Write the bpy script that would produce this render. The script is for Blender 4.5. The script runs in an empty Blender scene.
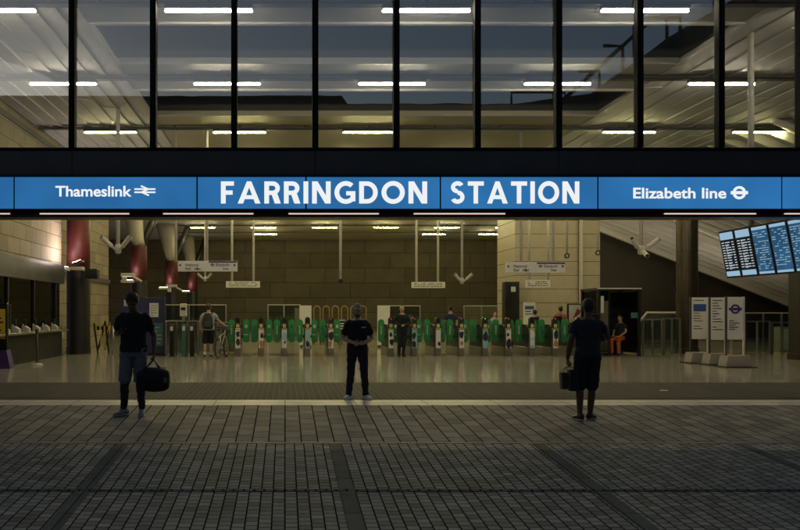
import bpy, bmesh, math, random
from mathutils import Vector, Matrix
random.seed(7)
sc = bpy.context.scene
C = sc.collection
R = math.radians

# ------------------------------------------------------------------ camera
F = 800.0                      # focal length in photo pixels, 800 px = 36 mm of sensor
EYE = 1.55
cd = bpy.data.cameras.new('camera'); cam = bpy.data.objects.new('camera', cd); C.objects.link(cam)
cam.location = (0, 0, EYE); cam.rotation_euler = (R(90), 0, 0)
cd.sensor_width = 36; cd.lens = 36; cd.shift_x = 115/800; cd.shift_y = 47/800
cd.clip_start = .1; cd.clip_end = 600
sc.camera = cam

# ------------------------------------------------------------------ dusk sky and a faint, wide sun
w = bpy.data.worlds.new('World'); sc.world = w; w.use_nodes = True
nt = w.node_tree; nt.nodes.clear()
sky = nt.nodes.new('ShaderNodeTexSky'); sky.sky_type = 'NISHITA'; sky.sun_disc = False
SUN_EL, SUN_ROT = R(9), R(200)
sky.sun_elevation = SUN_EL; sky.sun_rotation = SUN_ROT; sky.ozone_density = 3.0; sky.air_density = 1.0; sky.dust_density = 0.6
bg = nt.nodes.new('ShaderNodeBackground'); bg.inputs['Strength'].default_value = 0.06
wo = nt.nodes.new('ShaderNodeOutputWorld')
hs = nt.nodes.new('ShaderNodeHueSaturation'); hs.inputs['Saturation'].default_value = 0.72
nt.links.new(sky.outputs[0], hs.inputs['Color']); nt.links.new(hs.outputs[0], bg.inputs[0]); nt.links.new(bg.outputs[0], wo.inputs[0])
sd = bpy.data.lights.new('sun', 'SUN'); sd.energy = 0.02; sd.angle = R(15); sd.color = (1, .93, .84)
sun = bpy.data.objects.new('sun', sd); C.objects.link(sun)
dirv = Vector((math.sin(SUN_ROT)*math.cos(SUN_EL), math.cos(SUN_ROT)*math.cos(SUN_EL), math.sin(SUN_EL)))
sun.rotation_euler = dirv.to_track_quat('Z', 'Y').to_euler(); sun.location = (0, -5, 30)

vs = sc.view_settings
vs.view_transform = 'Standard'; vs.look = 'None'; vs.exposure = 0.0; vs.gamma = 1.0; vs.use_curve_mapping = False
sc.render.engine = 'CYCLES'
cy = sc.cycles
cy.max_bounces = 7; cy.diffuse_bounces = 3; cy.glossy_bounces = 4; cy.transparent_max_bounces = 24; cy.transmission_bounces = 4
cy.caustics_reflective = False; cy.caustics_refractive = False; cy.sample_clamp_indirect = 4.0
try:
    cy.use_denoising = True; cy.denoiser = 'OPENIMAGEDENOISE'
except Exception:
    pass

# ------------------------------------------------------------------ helpers
def at(px, py, d):             # photo pixel + true distance -> point in the place
    return Vector(((px-285)*d/F, d, EYE+(312-py)*d/F))
def X(px, d): return (px-285)*d/F
def Z(py, d): return EYE+(312-py)*d/F
BREAK, SLOPE = 13.33, 0.075    # the forecourt falls away from the threshold towards the street
def ground(d): return -SLOPE*(BREAK-d) if d < BREAK else 0.0

class MB:
    def __init__(s): s.v = []; s.f = []; s.m = []; s.mi = 0
    def add(s, vs_, fs):
        o = len(s.v); s.v += [Vector(q) for q in vs_]
        for f in fs: s.f.append([i+o for i in f]); s.m.append(s.mi)
    def box(s, x0, x1, y0, y1, z0, z1, b=0.0):
        if x0 > x1: x0, x1 = x1, x0
        if y0 > y1: y0, y1 = y1, y0
        if z0 > z1: z0, z1 = z1, z0
        if b > 0:
            b = min(b, .45*min(x1-x0, y1-y0, z1-z0))
            bm = bmesh.new(); bmesh.ops.create_cube(bm, size=1)
            for q in bm.verts:
                q.co = Vector(((x0+x1)/2+q.co.x*(x1-x0), (y0+y1)/2+q.co.y*(y1-y0), (z0+z1)/2+q.co.z*(z1-z0)))
            bmesh.ops.bevel(bm, geom=bm.edges[:], offset=b, segments=2, affect='EDGES', profile=.5)
            bm.verts.index_update()
            s.add([q.co.copy() for q in bm.verts], [[q.index for q in f.verts] for f in bm.faces]); bm.free(); return
        s.add([(x0,y0,z0),(x1,y0,z0),(x1,y1,z0),(x0,y1,z0),(x0,y0,z1),(x1,y0,z1),(x1,y1,z1),(x0,y1,z1)],
              [(0,3,2,1),(4,5,6,7),(0,1,5,4),(1,2,6,5),(2,3,7,6),(3,0,4,7)])
    def prism(s, poly, O, U, V, N, t):   # polygon (u,v) in frame O,U,V, thickness t along N
        n = len(poly); a = [O+U*p[0]+V*p[1] for p in poly]; b = [q+N*t for q in a]
        s.add(a+b, [list(range(n))[::-1], [n+i for i in range(n)]]+[(i, (i+1) % n, n+(i+1) % n, n+i) for i in range(n)])
    def loft(s, secs, n=14):             # secs: (centre, U*rx, V*ry)
        o = []
        for c, u, v in secs:
            for k in range(n):
                a = 2*math.pi*k/n; o.append(Vector(c)+u*math.cos(a)+v*math.sin(a))
        fs = []
        for i in range(len(secs)-1):
            for k in range(n):
                fs.append((i*n+k, i*n+(k+1) % n, (i+1)*n+(k+1) % n, (i+1)*n+k))
        fs.append(list(range(n))[::-1]); fs.append([(len(secs)-1)*n+k for k in range(n)])
        s.add(o, fs)
    def tube(s, pts, rad, n=10, round_ends=False):
        pts = [Vector(p) for p in pts]
        if not isinstance(rad, (list, tuple)): rad = [rad]*len(pts)
        secs = []; u = None
        for i, p in enumerate(pts):
            d = (pts[min(i+1, len(pts)-1)]-pts[max(i-1, 0)]).normalized()
            if u is None:
                u = d.orthogonal().normalized()
            else:
                u = (u-d*u.dot(d)).normalized()
            v = d.cross(u)
            if round_ends and i == 0:
                for a in (75, 45, 20):
                    secs.append((p-d*rad[0]*math.sin(R(a)), u*rad[0]*math.cos(R(a)), v*rad[0]*math.cos(R(a))))
            secs.append((p, u*rad[i], v*rad[i]))
            if round_ends and i == len(pts)-1:
                for a in (20, 45, 75):
                    secs.append((p+d*rad[i]*math.sin(R(a)), u*rad[i]*math.cos(R(a)), v*rad[i]*math.cos(R(a))))
        s.loft(secs, n)
    def lathe(s, prof, c=(0, 0, 0), n=24):   # prof: (r, z)
        c = Vector(c)
        s.loft([(c+Vector((0, 0, z)), Vector((r, 0, 0)), Vector((0, r, 0))) for r, z in prof], n)
    def ball(s, c, rx, ry, rz, n=12):
        c = Vector(c); secs = []
        for k in range(-4, 5):
            a = R(k*21); q = math.cos(a)
            secs.append((c+Vector((0, 0, rz*math.sin(a))), Vector((rx*q, 0, 0)), Vector((0, ry*q, 0))))
        s.loft(secs, n)
    def ring(s, O, U, V, N, r0, r1, t, a0=0, a1=360, n=28):
        full = abs(a1-a0) >= 360
        k = n if full else n+1
        q = []
        for i in range(k):
            a = R(a0+(a1-a0)*i/n); e = U*math.cos(a)+V*math.sin(a)
            q += [O+e*r0, O+e*r1, O+e*r1+N*t, O+e*r0+N*t]
        fs = []
        for i in range(n if full else n):
            j = (i+1) % k
            for e in range(4):
                fs.append((i*4+e, i*4+(e+1) % 4, j*4+(e+1) % 4, j*4+e))
        if not full:
            fs.append((0, 3, 2, 1)); fs.append((n*4, n*4+1, n*4+2, n*4+3))
        s.add(q, fs)
    def mesh(s, name, off=None):
        me = bpy.data.meshes.new(name)
        o = off or Vector((0, 0, 0))
        me.from_pydata([tuple(q-o) for q in s.v], [], s.f)
        me.polygons.foreach_set('material_index', s.m)
        bm = bmesh.new(); bm.from_mesh(me); bmesh.ops.recalc_face_normals(bm, faces=bm.faces[:]); bm.to_mesh(me); bm.free()
        return me
    def build(s, name, mats, parent=None, local=False, smooth=False):
        off = Vector(parent.location) if (parent is not None and not local) else None
        if parent is not None and not local and parent.parent is not None:
            off = Vector(parent.location)+Vector(parent.parent.location)
        me = s.mesh(name, off)
        return link(name, me, mats, parent, smooth)

def link(name, me, mats, parent=None, smooth=False):
    o = bpy.data.objects.new(name, me); C.objects.link(o)
    for m in (mats if isinstance(mats, (list, tuple)) else [mats]): me.materials.append(m)
    if parent is not None: o.parent = parent
    if smooth:
        for p in me.polygons: p.use_smooth = True
    return o

def tag(o, label=None, cat=None, group=None, kind=None):
    if label: o['label'] = label
    if cat: o['category'] = cat
    if group: o['group'] = group
    if kind: o['kind'] = kind
    return o
def thing(name, label, cat, loc=(0, 0, 0), rz=0.0, group=None):
    o = bpy.data.objects.new(name, None); C.objects.link(o)
    o.location = loc; o.rotation_euler = (0, 0, rz); o.empty_display_size = .2
    return tag(o, label, cat, group)
def kids(o): return [q for q in C.objects if q.parent is o]
def copy_tree(o, parent=None):
    ch = kids(o); c = o.copy(); C.objects.link(c)
    if parent is not None: c.parent = parent
    for k in ch: copy_tree(k, c)
    return c
ORD = ['first', 'second', 'third', 'fourth', 'fifth', 'sixth', 'seventh', 'eighth', 'ninth', 'tenth', 'eleventh', 'twelfth', 'thirteenth', 'fourteenth', 'fifteenth', 'sixteenth']
XA, YA, ZA = Vector((1, 0, 0)), Vector((0, 1, 0)), Vector((0, 0, 1))

def text_mesh(mb, s, O, U, V, N, width=None, height=None, bold=0.0, align='LEFT', t=.004):
    """Adds lettering to mb: baseline origin O, reading along U, up V, raised t along N."""
    cu = bpy.data.curves.new('t', 'FONT'); cu.body = s; cu.size = 1.0; cu.offset = bold; cu.extrude = 0.0
    ob = bpy.data.objects.new('t', cu); C.objects.link(ob)
    dg = bpy.context.evaluated_depsgraph_get(); dg.update()
    me = bpy.data.meshes.new_from_object(ob.evaluated_get(dg))
    xs = [q.co.x for q in me.vertices]; ys = [q.co.y for q in me.vertices]
    x0, x1 = min(xs), max(xs)
    k = width/(x1-x0) if width else height/.73
    ky = (height/.73) if height else k
    W = (x1-x0)*k
    sh = 0 if align == 'LEFT' else (-W/2 if align == 'CENTER' else -W)
    mb.add([O+U*((q.co.x-x0)*k+sh)+V*(q.co.y*ky)+N*t for q in me.vertices], [list(p.vertices) for p in me.polygons])
    bpy.data.objects.remove(ob); bpy.data.curves.remove(cu); bpy.data.meshes.remove(me)

# ------------------------------------------------------------------ materials
class NT:
    def __init__(s, name):
        s.m = bpy.data.materials.new(name); s.m.use_nodes = True; s.t = s.m.node_tree; s.t.nodes.clear()
        s.out = s.n('ShaderNodeOutputMaterial')
    def n(s, k, **kw):
        q = s.t.nodes.new(k)
        for a, b in kw.items(): setattr(q, a, b)
        return q
    def l(s, a, b): s.t.links.new(a, b)
    def math(s, op, a, b=None):
        q = s.n('ShaderNodeMath', operation=op)
        for i, v in enumerate((a, b)):
            if v is None: continue
            if isinstance(v, (int, float)): q.inputs[i].default_value = v
            else: s.l(v, q.inputs[i])
        return q.outputs[0]
def rgba(c): return (c[0], c[1], c[2], 1)
def coords(t, axes):
    g = t.n('ShaderNodeNewGeometry'); sp = t.n('ShaderNodeSeparateXYZ'); t.l(g.outputs['Position'], sp.inputs[0])
    cb = t.n('ShaderNodeCombineXYZ')
    for i, a in enumerate(axes): t.l(sp.outputs['XYZ'.index(a)], cb.inputs[i])
    return cb.outputs[0], g.outputs['Position']

def M(name, col, rough=.5, metal=0.0, var=.12, scale=6.0, bump=0.0, spec=.5, rvar=.1, emit=None, strength=0.0):
    t = NT(name); b = t.n('ShaderNodeBsdfPrincipled'); t.l(b.outputs[0], t.out.inputs[0])
    g = t.n('ShaderNodeTexCoord')
    nz = t.n('ShaderNodeTexNoise'); nz.inputs['Scale'].default_value = scale; nz.inputs['Detail'].default_value = 6
    t.l(g.outputs['Object'], nz.inputs['Vector'])
    mx = t.n('ShaderNodeMix', data_type='RGBA')
    mx.inputs[6].default_value = rgba([c*(1-var) for c in col]); mx.inputs[7].default_value = rgba([min(1, c*(1+var)) for c in col])
    t.l(nz.outputs['Fac'], mx.inputs[0]); t.l(mx.outputs[2], b.inputs['Base Color'])
    mr = t.n('ShaderNodeMapRange'); mr.inputs[3].default_value = max(.02, rough-rvar); mr.inputs[4].default_value = min(1, rough+rvar)
    nz2 = t.n('ShaderNodeTexNoise'); nz2.inputs['Scale'].default_value = scale*.6; t.l(g.outputs['Object'], nz2.inputs['Vector'])
    t.l(nz2.outputs['Fac'], mr.inputs[0]); t.l(mr.outputs[0], b.inputs['Roughness'])
    b.inputs['Metallic'].default_value = metal; b.inputs['Specular IOR Level'].default_value = spec
    if bump:
        nb = t.n('ShaderNodeTexNoise'); nb.inputs['Scale'].default_value = scale*12; nb.inputs['Detail'].default_value = 4
        t.l(g.outputs['Object'], nb.inputs['Vector'])
        bp = t.n('ShaderNodeBump'); bp.inputs['Strength'].default_value = bump; bp.inputs['Distance'].default_value = .01
        t.l(nb.outputs['Fac'], bp.inputs['Height']); t.l(bp.outputs[0], b.inputs['Normal'])
    if emit:
        b.inputs['Emission Color'].default_value = rgba(emit); b.inputs['Emission Strength'].default_value = strength
    return t.m

def BR(name, c1, c2, mortar, bw, bh, axes, ms=.008, offset=.5, rough=.6, rvar=.12, bump=.5, spec=.5, noise=.25, nscale=3.0, origin=(0, 0), smooth=.1, coat=0.0, col=None):
    """masonry / paving: blocks of bw x bh metres laid out in world metres over the two given axes"""
    t = NT(name); b = t.n('ShaderNodeBsdfPrincipled'); t.l(b.outputs[0], t.out.inputs[0])
    v, pos = coords(t, axes)
    ad = t.n('ShaderNodeVectorMath', operation='ADD'); ad.inputs[1].default_value = (100*bw-origin[0], 100*bh-origin[1], 0); t.l(v, ad.inputs[0])
    k = t.n('ShaderNodeTexBrick'); k.offset = offset; k.offset_frequency = 2; k.squash = 1
    for nme, val in (('Scale', 1.0), ('Mortar Size', ms), ('Mortar Smooth', smooth), ('Bias', 0.0), ('Brick Width', bw), ('Row Height', bh)): k.inputs[nme].default_value = val
    k.inputs['Color1'].default_value = rgba(c1); k.inputs['Color2'].default_value = rgba(c2); k.inputs['Mortar'].default_value = rgba(mortar)
    t.l(ad.outputs[0], k.inputs['Vector'])
    nz = t.n('ShaderNodeTexNoise'); nz.inputs['Scale'].default_value = nscale; nz.inputs['Detail'].default_value = 8; nz.inputs['Roughness'].default_value = .65; t.l(pos, nz.inputs['Vector'])
    mr = t.n('ShaderNodeMapRange'); mr.inputs[1].default_value = .25; mr.inputs[2].default_value = .75; mr.inputs[3].default_value = 1-noise; mr.inputs[4].default_value = 1+noise
    t.l(nz.outputs['Fac'], mr.inputs[0])
    mu = t.n('ShaderNodeMix', data_type='RGBA', blend_type='MULTIPLY'); mu.inputs[0].default_value = 1
    cb = t.n('ShaderNodeCombineColor')
    for i in range(3): t.l(mr.outputs[0], cb.inputs[i])
    kc = k.outputs['Color']
    if col:                      # heavier continuous joints along the second axis: pitch, width, darkness
        sx = t.n('ShaderNodeSeparateXYZ'); t.l(ad.outputs[0], sx.inputs[0])
        fr = t.math('FRACT', t.math('DIVIDE', t.math('ADD', sx.outputs[1], col[1]/2), col[0]))
        ln = t.math('LESS_THAN', fr, col[1]/col[0])
        m3 = t.n('ShaderNodeMix', data_type='RGBA'); t.l(ln, m3.inputs[0]); t.l(kc, m3.inputs[6]); m3.inputs[7].default_value = rgba(col[2]); kc = m3.outputs[2]
    t.l(kc, mu.inputs[6]); t.l(cb.outputs[0], mu.inputs[7]); t.l(mu.outputs[2], b.inputs['Base Color'])
    r2 = t.n('ShaderNodeMapRange'); r2.inputs[3].default_value = max(.02, rough-rvar); r2.inputs[4].default_value = min(1, rough+rvar); t.l(nz.outputs['Fac'], r2.inputs[0])
    t.l(r2.outputs[0], b.inputs['Roughness']); jn = t.math('SUBTRACT', 1.0, k.outputs['Fac'])
    if col: jn = t.math('MULTIPLY', jn, t.math('SUBTRACT', 1.0, ln))
    t.l(t.math('MULTIPLY', jn, spec), b.inputs['Specular IOR Level'])
    if coat: b.inputs['Coat Weight'].default_value = coat; b.inputs['Coat Roughness'].default_value = .15
    if bump:
        n3 = t.n('ShaderNodeTexNoise'); n3.inputs['Scale'].default_value = nscale*14; n3.inputs['Detail'].default_value = 5; t.l(pos, n3.inputs['Vector'])
        h = t.math('SUBTRACT', t.math('MULTIPLY', n3.outputs['Fac'], .25), k.outputs['Fac'])
        bp = t.n('ShaderNodeBump'); bp.inputs['Strength'].default_value = bump; bp.inputs['Distance'].default_value = .012
        t.l(h, bp.inputs['Height']); t.l(bp.outputs[0], b.inputs['Normal'])
    return t.m

def GLASS(name, tint=(1, 1, 1), refl=.1, rough=.01, dirt=.0):
    t = NT(name); tr = t.n('ShaderNodeBsdfTransparent'); tr.inputs[0].default_value = rgba(tint)
    gl = t.n('ShaderNodeBsdfGlossy'); gl.inputs['Roughness'].default_value = rough; gl.inputs[0].default_value = (1, 1, 1, 1)
    if dirt:
        gg = t.n('ShaderNodeNewGeometry'); wz = t.n('ShaderNodeTexNoise'); wz.inputs['Scale'].default_value = .9; wz.inputs['Detail'].default_value = 2; t.l(gg.outputs['Position'], wz.inputs['Vector'])
        wb = t.n('ShaderNodeBump'); wb.inputs['Strength'].default_value = .035; wb.inputs['Distance'].default_value = .02; t.l(wz.outputs['Fac'], wb.inputs['Height']); t.l(wb.outputs[0], gl.inputs['Normal'])
    fr = t.n('ShaderNodeLayerWeight'); fr.inputs[0].default_value = .25
    mr = t.n('ShaderNodeMapRange'); mr.inputs[3].default_value = refl; mr.inputs[4].default_value = .9; t.l(fr.outputs['Fresnel'], mr.inputs[0])
    mx = t.n('ShaderNodeMixShader'); t.l(mr.outputs[0], mx.inputs[0]); t.l(tr.outputs[0], mx.inputs[1]); t.l(gl.outputs[0], mx.inputs[2])
    if dirt:
        g = t.n('ShaderNodeNewGeometry'); nz = t.n('ShaderNodeTexNoise'); nz.inputs['Scale'].default_value = 1.3; nz.inputs['Detail'].default_value = 8; t.l(g.outputs['Position'], nz.inputs['Vector'])
        df = t.n('ShaderNodeBsdfDiffuse'); df.inputs[0].default_value = (.5, .5, .5, 1)
        m2 = t.n('ShaderNodeMixShader'); d = t.math('MULTIPLY', nz.outputs['Fac'], dirt); t.l(d, m2.inputs[0]); t.l(mx.outputs[0], m2.inputs[1]); t.l(df.outputs[0], m2.inputs[2]); t.l(m2.outputs[0], t.out.inputs[0])
    else:
        t.l(mx.outputs[0], t.out.inputs[0])
    return t.m

def EM(name, col, s, var=0.0, scale=3.0):
    t = NT(name); e = t.n('ShaderNodeEmission'); e.inputs[0].default_value = rgba(col); e.inputs[1].default_value = s; t.l(e.outputs[0], t.out.inputs[0])
    if var:
        g = t.n('ShaderNodeNewGeometry'); nz = t.n('ShaderNodeTexNoise'); nz.inputs['Scale'].default_value = scale; t.l(g.outputs['Position'], nz.inputs['Vector'])
        mr = t.n('ShaderNodeMapRange'); mr.inputs[1].default_value = .3; mr.inputs[2].default_value = .7; mr.inputs[3].default_value = s*(1-var); mr.inputs[4].default_value = s*(1+var); t.l(nz.outputs['Fac'], mr.inputs[0]); t.l(mr.outputs[0], e.inputs[1])
    return t.m

HALL_L = 140.0
m_tube = EM('lit tube', (1.0, .85, .62), HALL_L)
m_tube2 = EM('yellowish lit tube', (1.0, .87, .40), HALL_L)
m_strip = EM('lit strip', (1.0, .76, .70), .9)
m_upl = EM('uplighter lamp', (1.0, .84, .76), 22)
m_sett = BR('granite setts', (.23, .22, .195), (.43, .41, .355), (.08, .075, .065), .115, .125, 'YX', col=(.125, .0115, (.026, .025, .021)), ms=.008, offset=.4, rough=.7, bump=.4, noise=.35, nscale=2.2, spec=.22, origin=(10.68, .749))
m_slab = BR('concrete slabs', (.20, .18, .145), (.34, .305, .245), (.07, .062, .05), .36, .222, 'YX', col=(.222, .010, (.035, .03, .022)), ms=.010, offset=.43, rough=.7, bump=.4, noise=.3, nscale=2.0, spec=.2)
m_band = BR('paving band', (.10, .108, .11), (.15, .155, .155), (.03, .03, .03), .17, .6, 'XY', ms=.006, offset=0, rough=.75, bump=.15, spec=.15, origin=(.58, 0))
m_drain = BR('slotted drain iron', (.06, .06, .058), (.10, .10, .095), (.035, .035, .034), .11, .4, 'XY', ms=.014, offset=0, rough=.7, bump=.1, spec=.2)
m_thresh = BR('pale threshold stone', (.60, .56, .48), (.68, .63, .55), (.14, .13, .12), 1.2, 5, 'XY', ms=.006, offset=0, rough=.4, bump=.3)
m_mat = BR('ribbed entrance matting', (.035, .033, .03), (.052, .048, .044), (.17, .16, .14), .11, 8, 'XY', ms=.006, offset=0, rough=.75, bump=.3, noise=.25, spec=.12)
m_floor = BR('polished terrazzo', (.34, .325, .285), (.43, .41, .36), (.12, .11, .095), 1.2, 1.2, 'XY', ms=.005, offset=0, rough=.13, rvar=.06, bump=.05, noise=.22, nscale=3, spec=.75)
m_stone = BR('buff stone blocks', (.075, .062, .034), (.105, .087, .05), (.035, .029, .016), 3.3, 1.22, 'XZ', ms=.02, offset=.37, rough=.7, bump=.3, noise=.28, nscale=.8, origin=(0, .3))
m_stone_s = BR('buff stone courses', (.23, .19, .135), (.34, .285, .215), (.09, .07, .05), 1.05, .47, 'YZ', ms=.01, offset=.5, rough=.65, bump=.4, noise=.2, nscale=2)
m_panel = BR('cream wall panels', (.50, .45, .35), (.56, .50, .39), (.10, .09, .07), 2.95, .62, 'XZ', ms=.012, offset=0, rough=.35, bump=.3, noise=.1, origin=(13.2, .1))
m_ceil = M('ceiling board', (.66, .65, .63), .7, var=.10, scale=1.2, spec=.25)
m_ceil2 = M('ceiling sheet', (.58, .57, .55), .7, var=.12, scale=.7, spec=.2)
m_ceil3 = M('lamplit ceiling sheet', (.66, .60, .44), .7, var=.12, scale=.7, spec=.2)  # yellower, paler copy of the ceiling sheet: warm lamplight put into its colour
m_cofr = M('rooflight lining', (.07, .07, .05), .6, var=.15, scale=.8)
m_track = M('dark grey channel', (.05, .05, .052), .5)
m_black = M('black powder coat', (.012, .012, .014), .35, var=.2)
m_fasc = M('near black fascia sheet', (.05, .05, .055), .4, var=.4, scale=1.5)
m_mull = M('black mullion', (.008, .009, .011), .65, spec=.15)
m_glass = GLASS('facade glass', (.86, .88, .88), .15, .006, .05)
m_gl = GLASS('balustrade glass', (.72, .80, .76), .10, .02)
m_gldark = GLASS('dark office glass', (.35, .38, .38), .12, .02)
m_blue = EM('backlit blue panel', (.028, .165, .42), .9, .16, .7)
m_white = EM('backlit white lettering', (.90, .93, .95), .95)
m_steel = M('brushed steel', (.45, .43, .39), .32, 1.0, var=.1, scale=20)
m_steeld = M('dark bronze steel', (.10, .085, .06), .3, .8, var=.3, scale=2)
m_pale = M('pale painted metal', (.62, .60, .55), .45)
m_dark = M('dark painted pillar', (.022, .020, .020), .4, var=.3)
m_red = M('deep red enamel', (.085, .010, .010), .55, var=.15)
m_strut = M('pale strut paint', (.42, .39, .34), .5)
m_lampbox = M('grey lamp housing', (.10, .10, .10), .6, spec=.2)
m_green = M('gate paddle green', (.05, .29, .10), .4, var=.1)
m_gdark = M('gate cabinet charcoal', (.03, .036, .034), .35)
m_label = M('white label', (.65, .66, .62), .5)
m_yel = M('reader yellow', (.60, .42, .10), .5, emit=(1, .65, .1), strength=.03)
m_redl = EM('red gate light', (1, .06, .03), .5)
m_grnl = EM('green gate light', (.2, 1, .3), .5)
m_sign = M('white sign face', (.78, .78, .74), .5, var=.05)
m_ink = M('dark sign lettering', (.02, .02, .04), .5)
m_purple = M('purple sign strip', (.06, .035, .16), .5)
m_navy = M('navy hoarding', (.02, .028, .09), .5)
m_teal = M('teal panel', (.05, .16, .15), .5)
m_conc = M('pale cast concrete', (.33, .31, .27), .7, bump=.2)
m_rubber = M('black rubber', (.015, .015, .015), .7)
m_wood = M('plastic grey', (.20, .20, .19), .5)
m_yellowp = M('yellow poster', (.75, .52, .05), .5)
m_ochre = M('ochre painted rail', (.28, .20, .07), .45)
m_cyan = M('cyan sticker', (.30, .55, .62), .5)
m_orange = M('orange sticker', (.45, .20, .07), .5)
m_whitep = M('white poster', (.74, .74, .70), .5, var=.08)

# ================================================================== GROUND
def sheet(name, x0, x1, ys, m, lift=0.0):
    mb = MB()
    for a, b in zip(ys[:-1], ys[1:]):
        mb.add([(x0, a, ground(a)+lift), (x1, a, ground(a)+lift), (x1, b, ground(b)+lift), (x0, b, ground(b)+lift)], [(0, 1, 2, 3)])
    return tag(mb.build(name, m), kind='structure')
ZL = 10.68                                   # where small setts give way to slabs
sheet('street_setts', -40, 45, [-40, ZL], m_sett)
sheet('slab_pavement', -40, 45, [ZL, BREAK], m_slab)
m_edge = M('pale kerb edge', (.13, .125, .115), .6, bump=.2)
sheet('paving_edge', -40, 45, [ZL-.03, ZL+.045], m_edge, .004)
for xs in (-13.15, -10.4, -7.65, -4.9, -2.15, .665, 3.36, 6.05, 8.8, 11.55, 14.3):
    sheet('paving_band', xs-.084, xs+.084, [-6, ZL-.03], m_band, .004)
sheet('drain_channel', -40, 45, [8.52, 8.59], m_drain, .0065)
TH1 = 14.12
sheet('threshold_stone', -20, 30, [BREAK, TH1], m_thresh)
sheet('threshold_joint', -20, 30, [BREAK+.30, BREAK+.33], m_track, .004)
sheet('entrance_matting', -20, 30, [TH1, 17.6], m_mat)
sheet('hall_floor', -20, 34, [17.6, 67], m_floor)

# ================================================================== CEILING with two open rooflights
H = EYE+5.75                                 # height of the lamps; boards just above
CX0, CX1 = -4.0, 9.43
CZ = H+.22
mb = MB()
COF = [(16.5, 19.15), (21.45, 24.2)]
ys = [14.75, 16.5, 19.15, 21.45, 24.2, 67]
for a, b in ((14.75, 16.5), (19.15, 21.45)):
    mb.box(CX0, CX1, a, b, CZ, CZ+.12)
tag(mb.build('ceiling', m_ceil2), kind='structure')
mb = MB(); mb.box(CX0, CX1, 24.2, 67, CZ, CZ+.12); tag(mb.build('ceiling_rear', m_ceil3), kind='structure')
mb = MB()
def boards(x0, x1, wd, y0, y1, tl, tr):
    x = x0; k = 0
    while x < x1-.01:
        x2 = min(x+wd, x1)
        cuts = [y0]; y = y0+random.uniform(1.5, 4)
        while y < y1: cuts.append(y); y += random.uniform(3.5, 6)
        cuts.append(y1)
        for a, b in zip(cuts[:-1], cuts[1:]):
            dz = random.uniform(-.012, .012)
            mb.prism([(x, CZ+tl+dz), (x2-.012, CZ+tr+dz), (x2-.012, CZ+.11), (x, CZ+.11)], Vector((0, a, 0)), XA, ZA, YA, b-a-.012)
        x = x2; k += 1
boards(-8.0, CX0-.02, .44, 14.75, 45, .02, -.028)
boards(CX1+.02, 24.5, .60, 14.75, 45, -.012, .015)
tag(mb.build('ceiling_boards', m_ceil), kind='structure')
mb = MB(); mb.box(-22, -8.02, 38, 67, CZ, CZ+.12); mb.box(-8, CX0-.02, 45.02, 67, CZ, CZ+.12); mb.box(CX1+.02, 34, 45.02, 67, CZ, CZ+.12); mb.box(24.52, 34, 14.75, 45, CZ, CZ+.12)
tag(mb.build('ceiling_outer', m_ceil2), kind='structure')
m_sky = GLASS('rooflight glass', (.75, .82, .9), .1, .02)
for i, (a, b) in enumerate(COF):
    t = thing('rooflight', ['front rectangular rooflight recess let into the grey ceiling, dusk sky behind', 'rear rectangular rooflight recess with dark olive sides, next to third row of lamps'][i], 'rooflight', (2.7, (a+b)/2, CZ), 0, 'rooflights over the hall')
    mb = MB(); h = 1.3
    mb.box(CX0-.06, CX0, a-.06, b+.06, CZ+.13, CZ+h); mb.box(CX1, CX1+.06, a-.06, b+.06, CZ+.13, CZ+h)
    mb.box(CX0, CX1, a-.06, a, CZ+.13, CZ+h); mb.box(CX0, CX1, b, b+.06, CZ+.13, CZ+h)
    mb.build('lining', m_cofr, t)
    mb = MB(); e = .05
    for (x0, x1, y0, y1) in ((CX0-e, CX0+e, a-e, b+e), (CX1-e, CX1+e, a-e, b+e), (CX0+e, CX1-e, a-e, a+e), (CX0+e, CX1-e, b-e, b+e)):
        mb.box(x0, x1, y0, y1, CZ-.05, CZ-.003)
    mb.build('edge_trim', m_pale, t)
    mb = MB(); mb.box(CX0-.06, CX1+.06, a-.06, b+.06, CZ+h, CZ+h+.02); mb.build('pane', m_sky if i == 0 else m_cofr, t)

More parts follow.
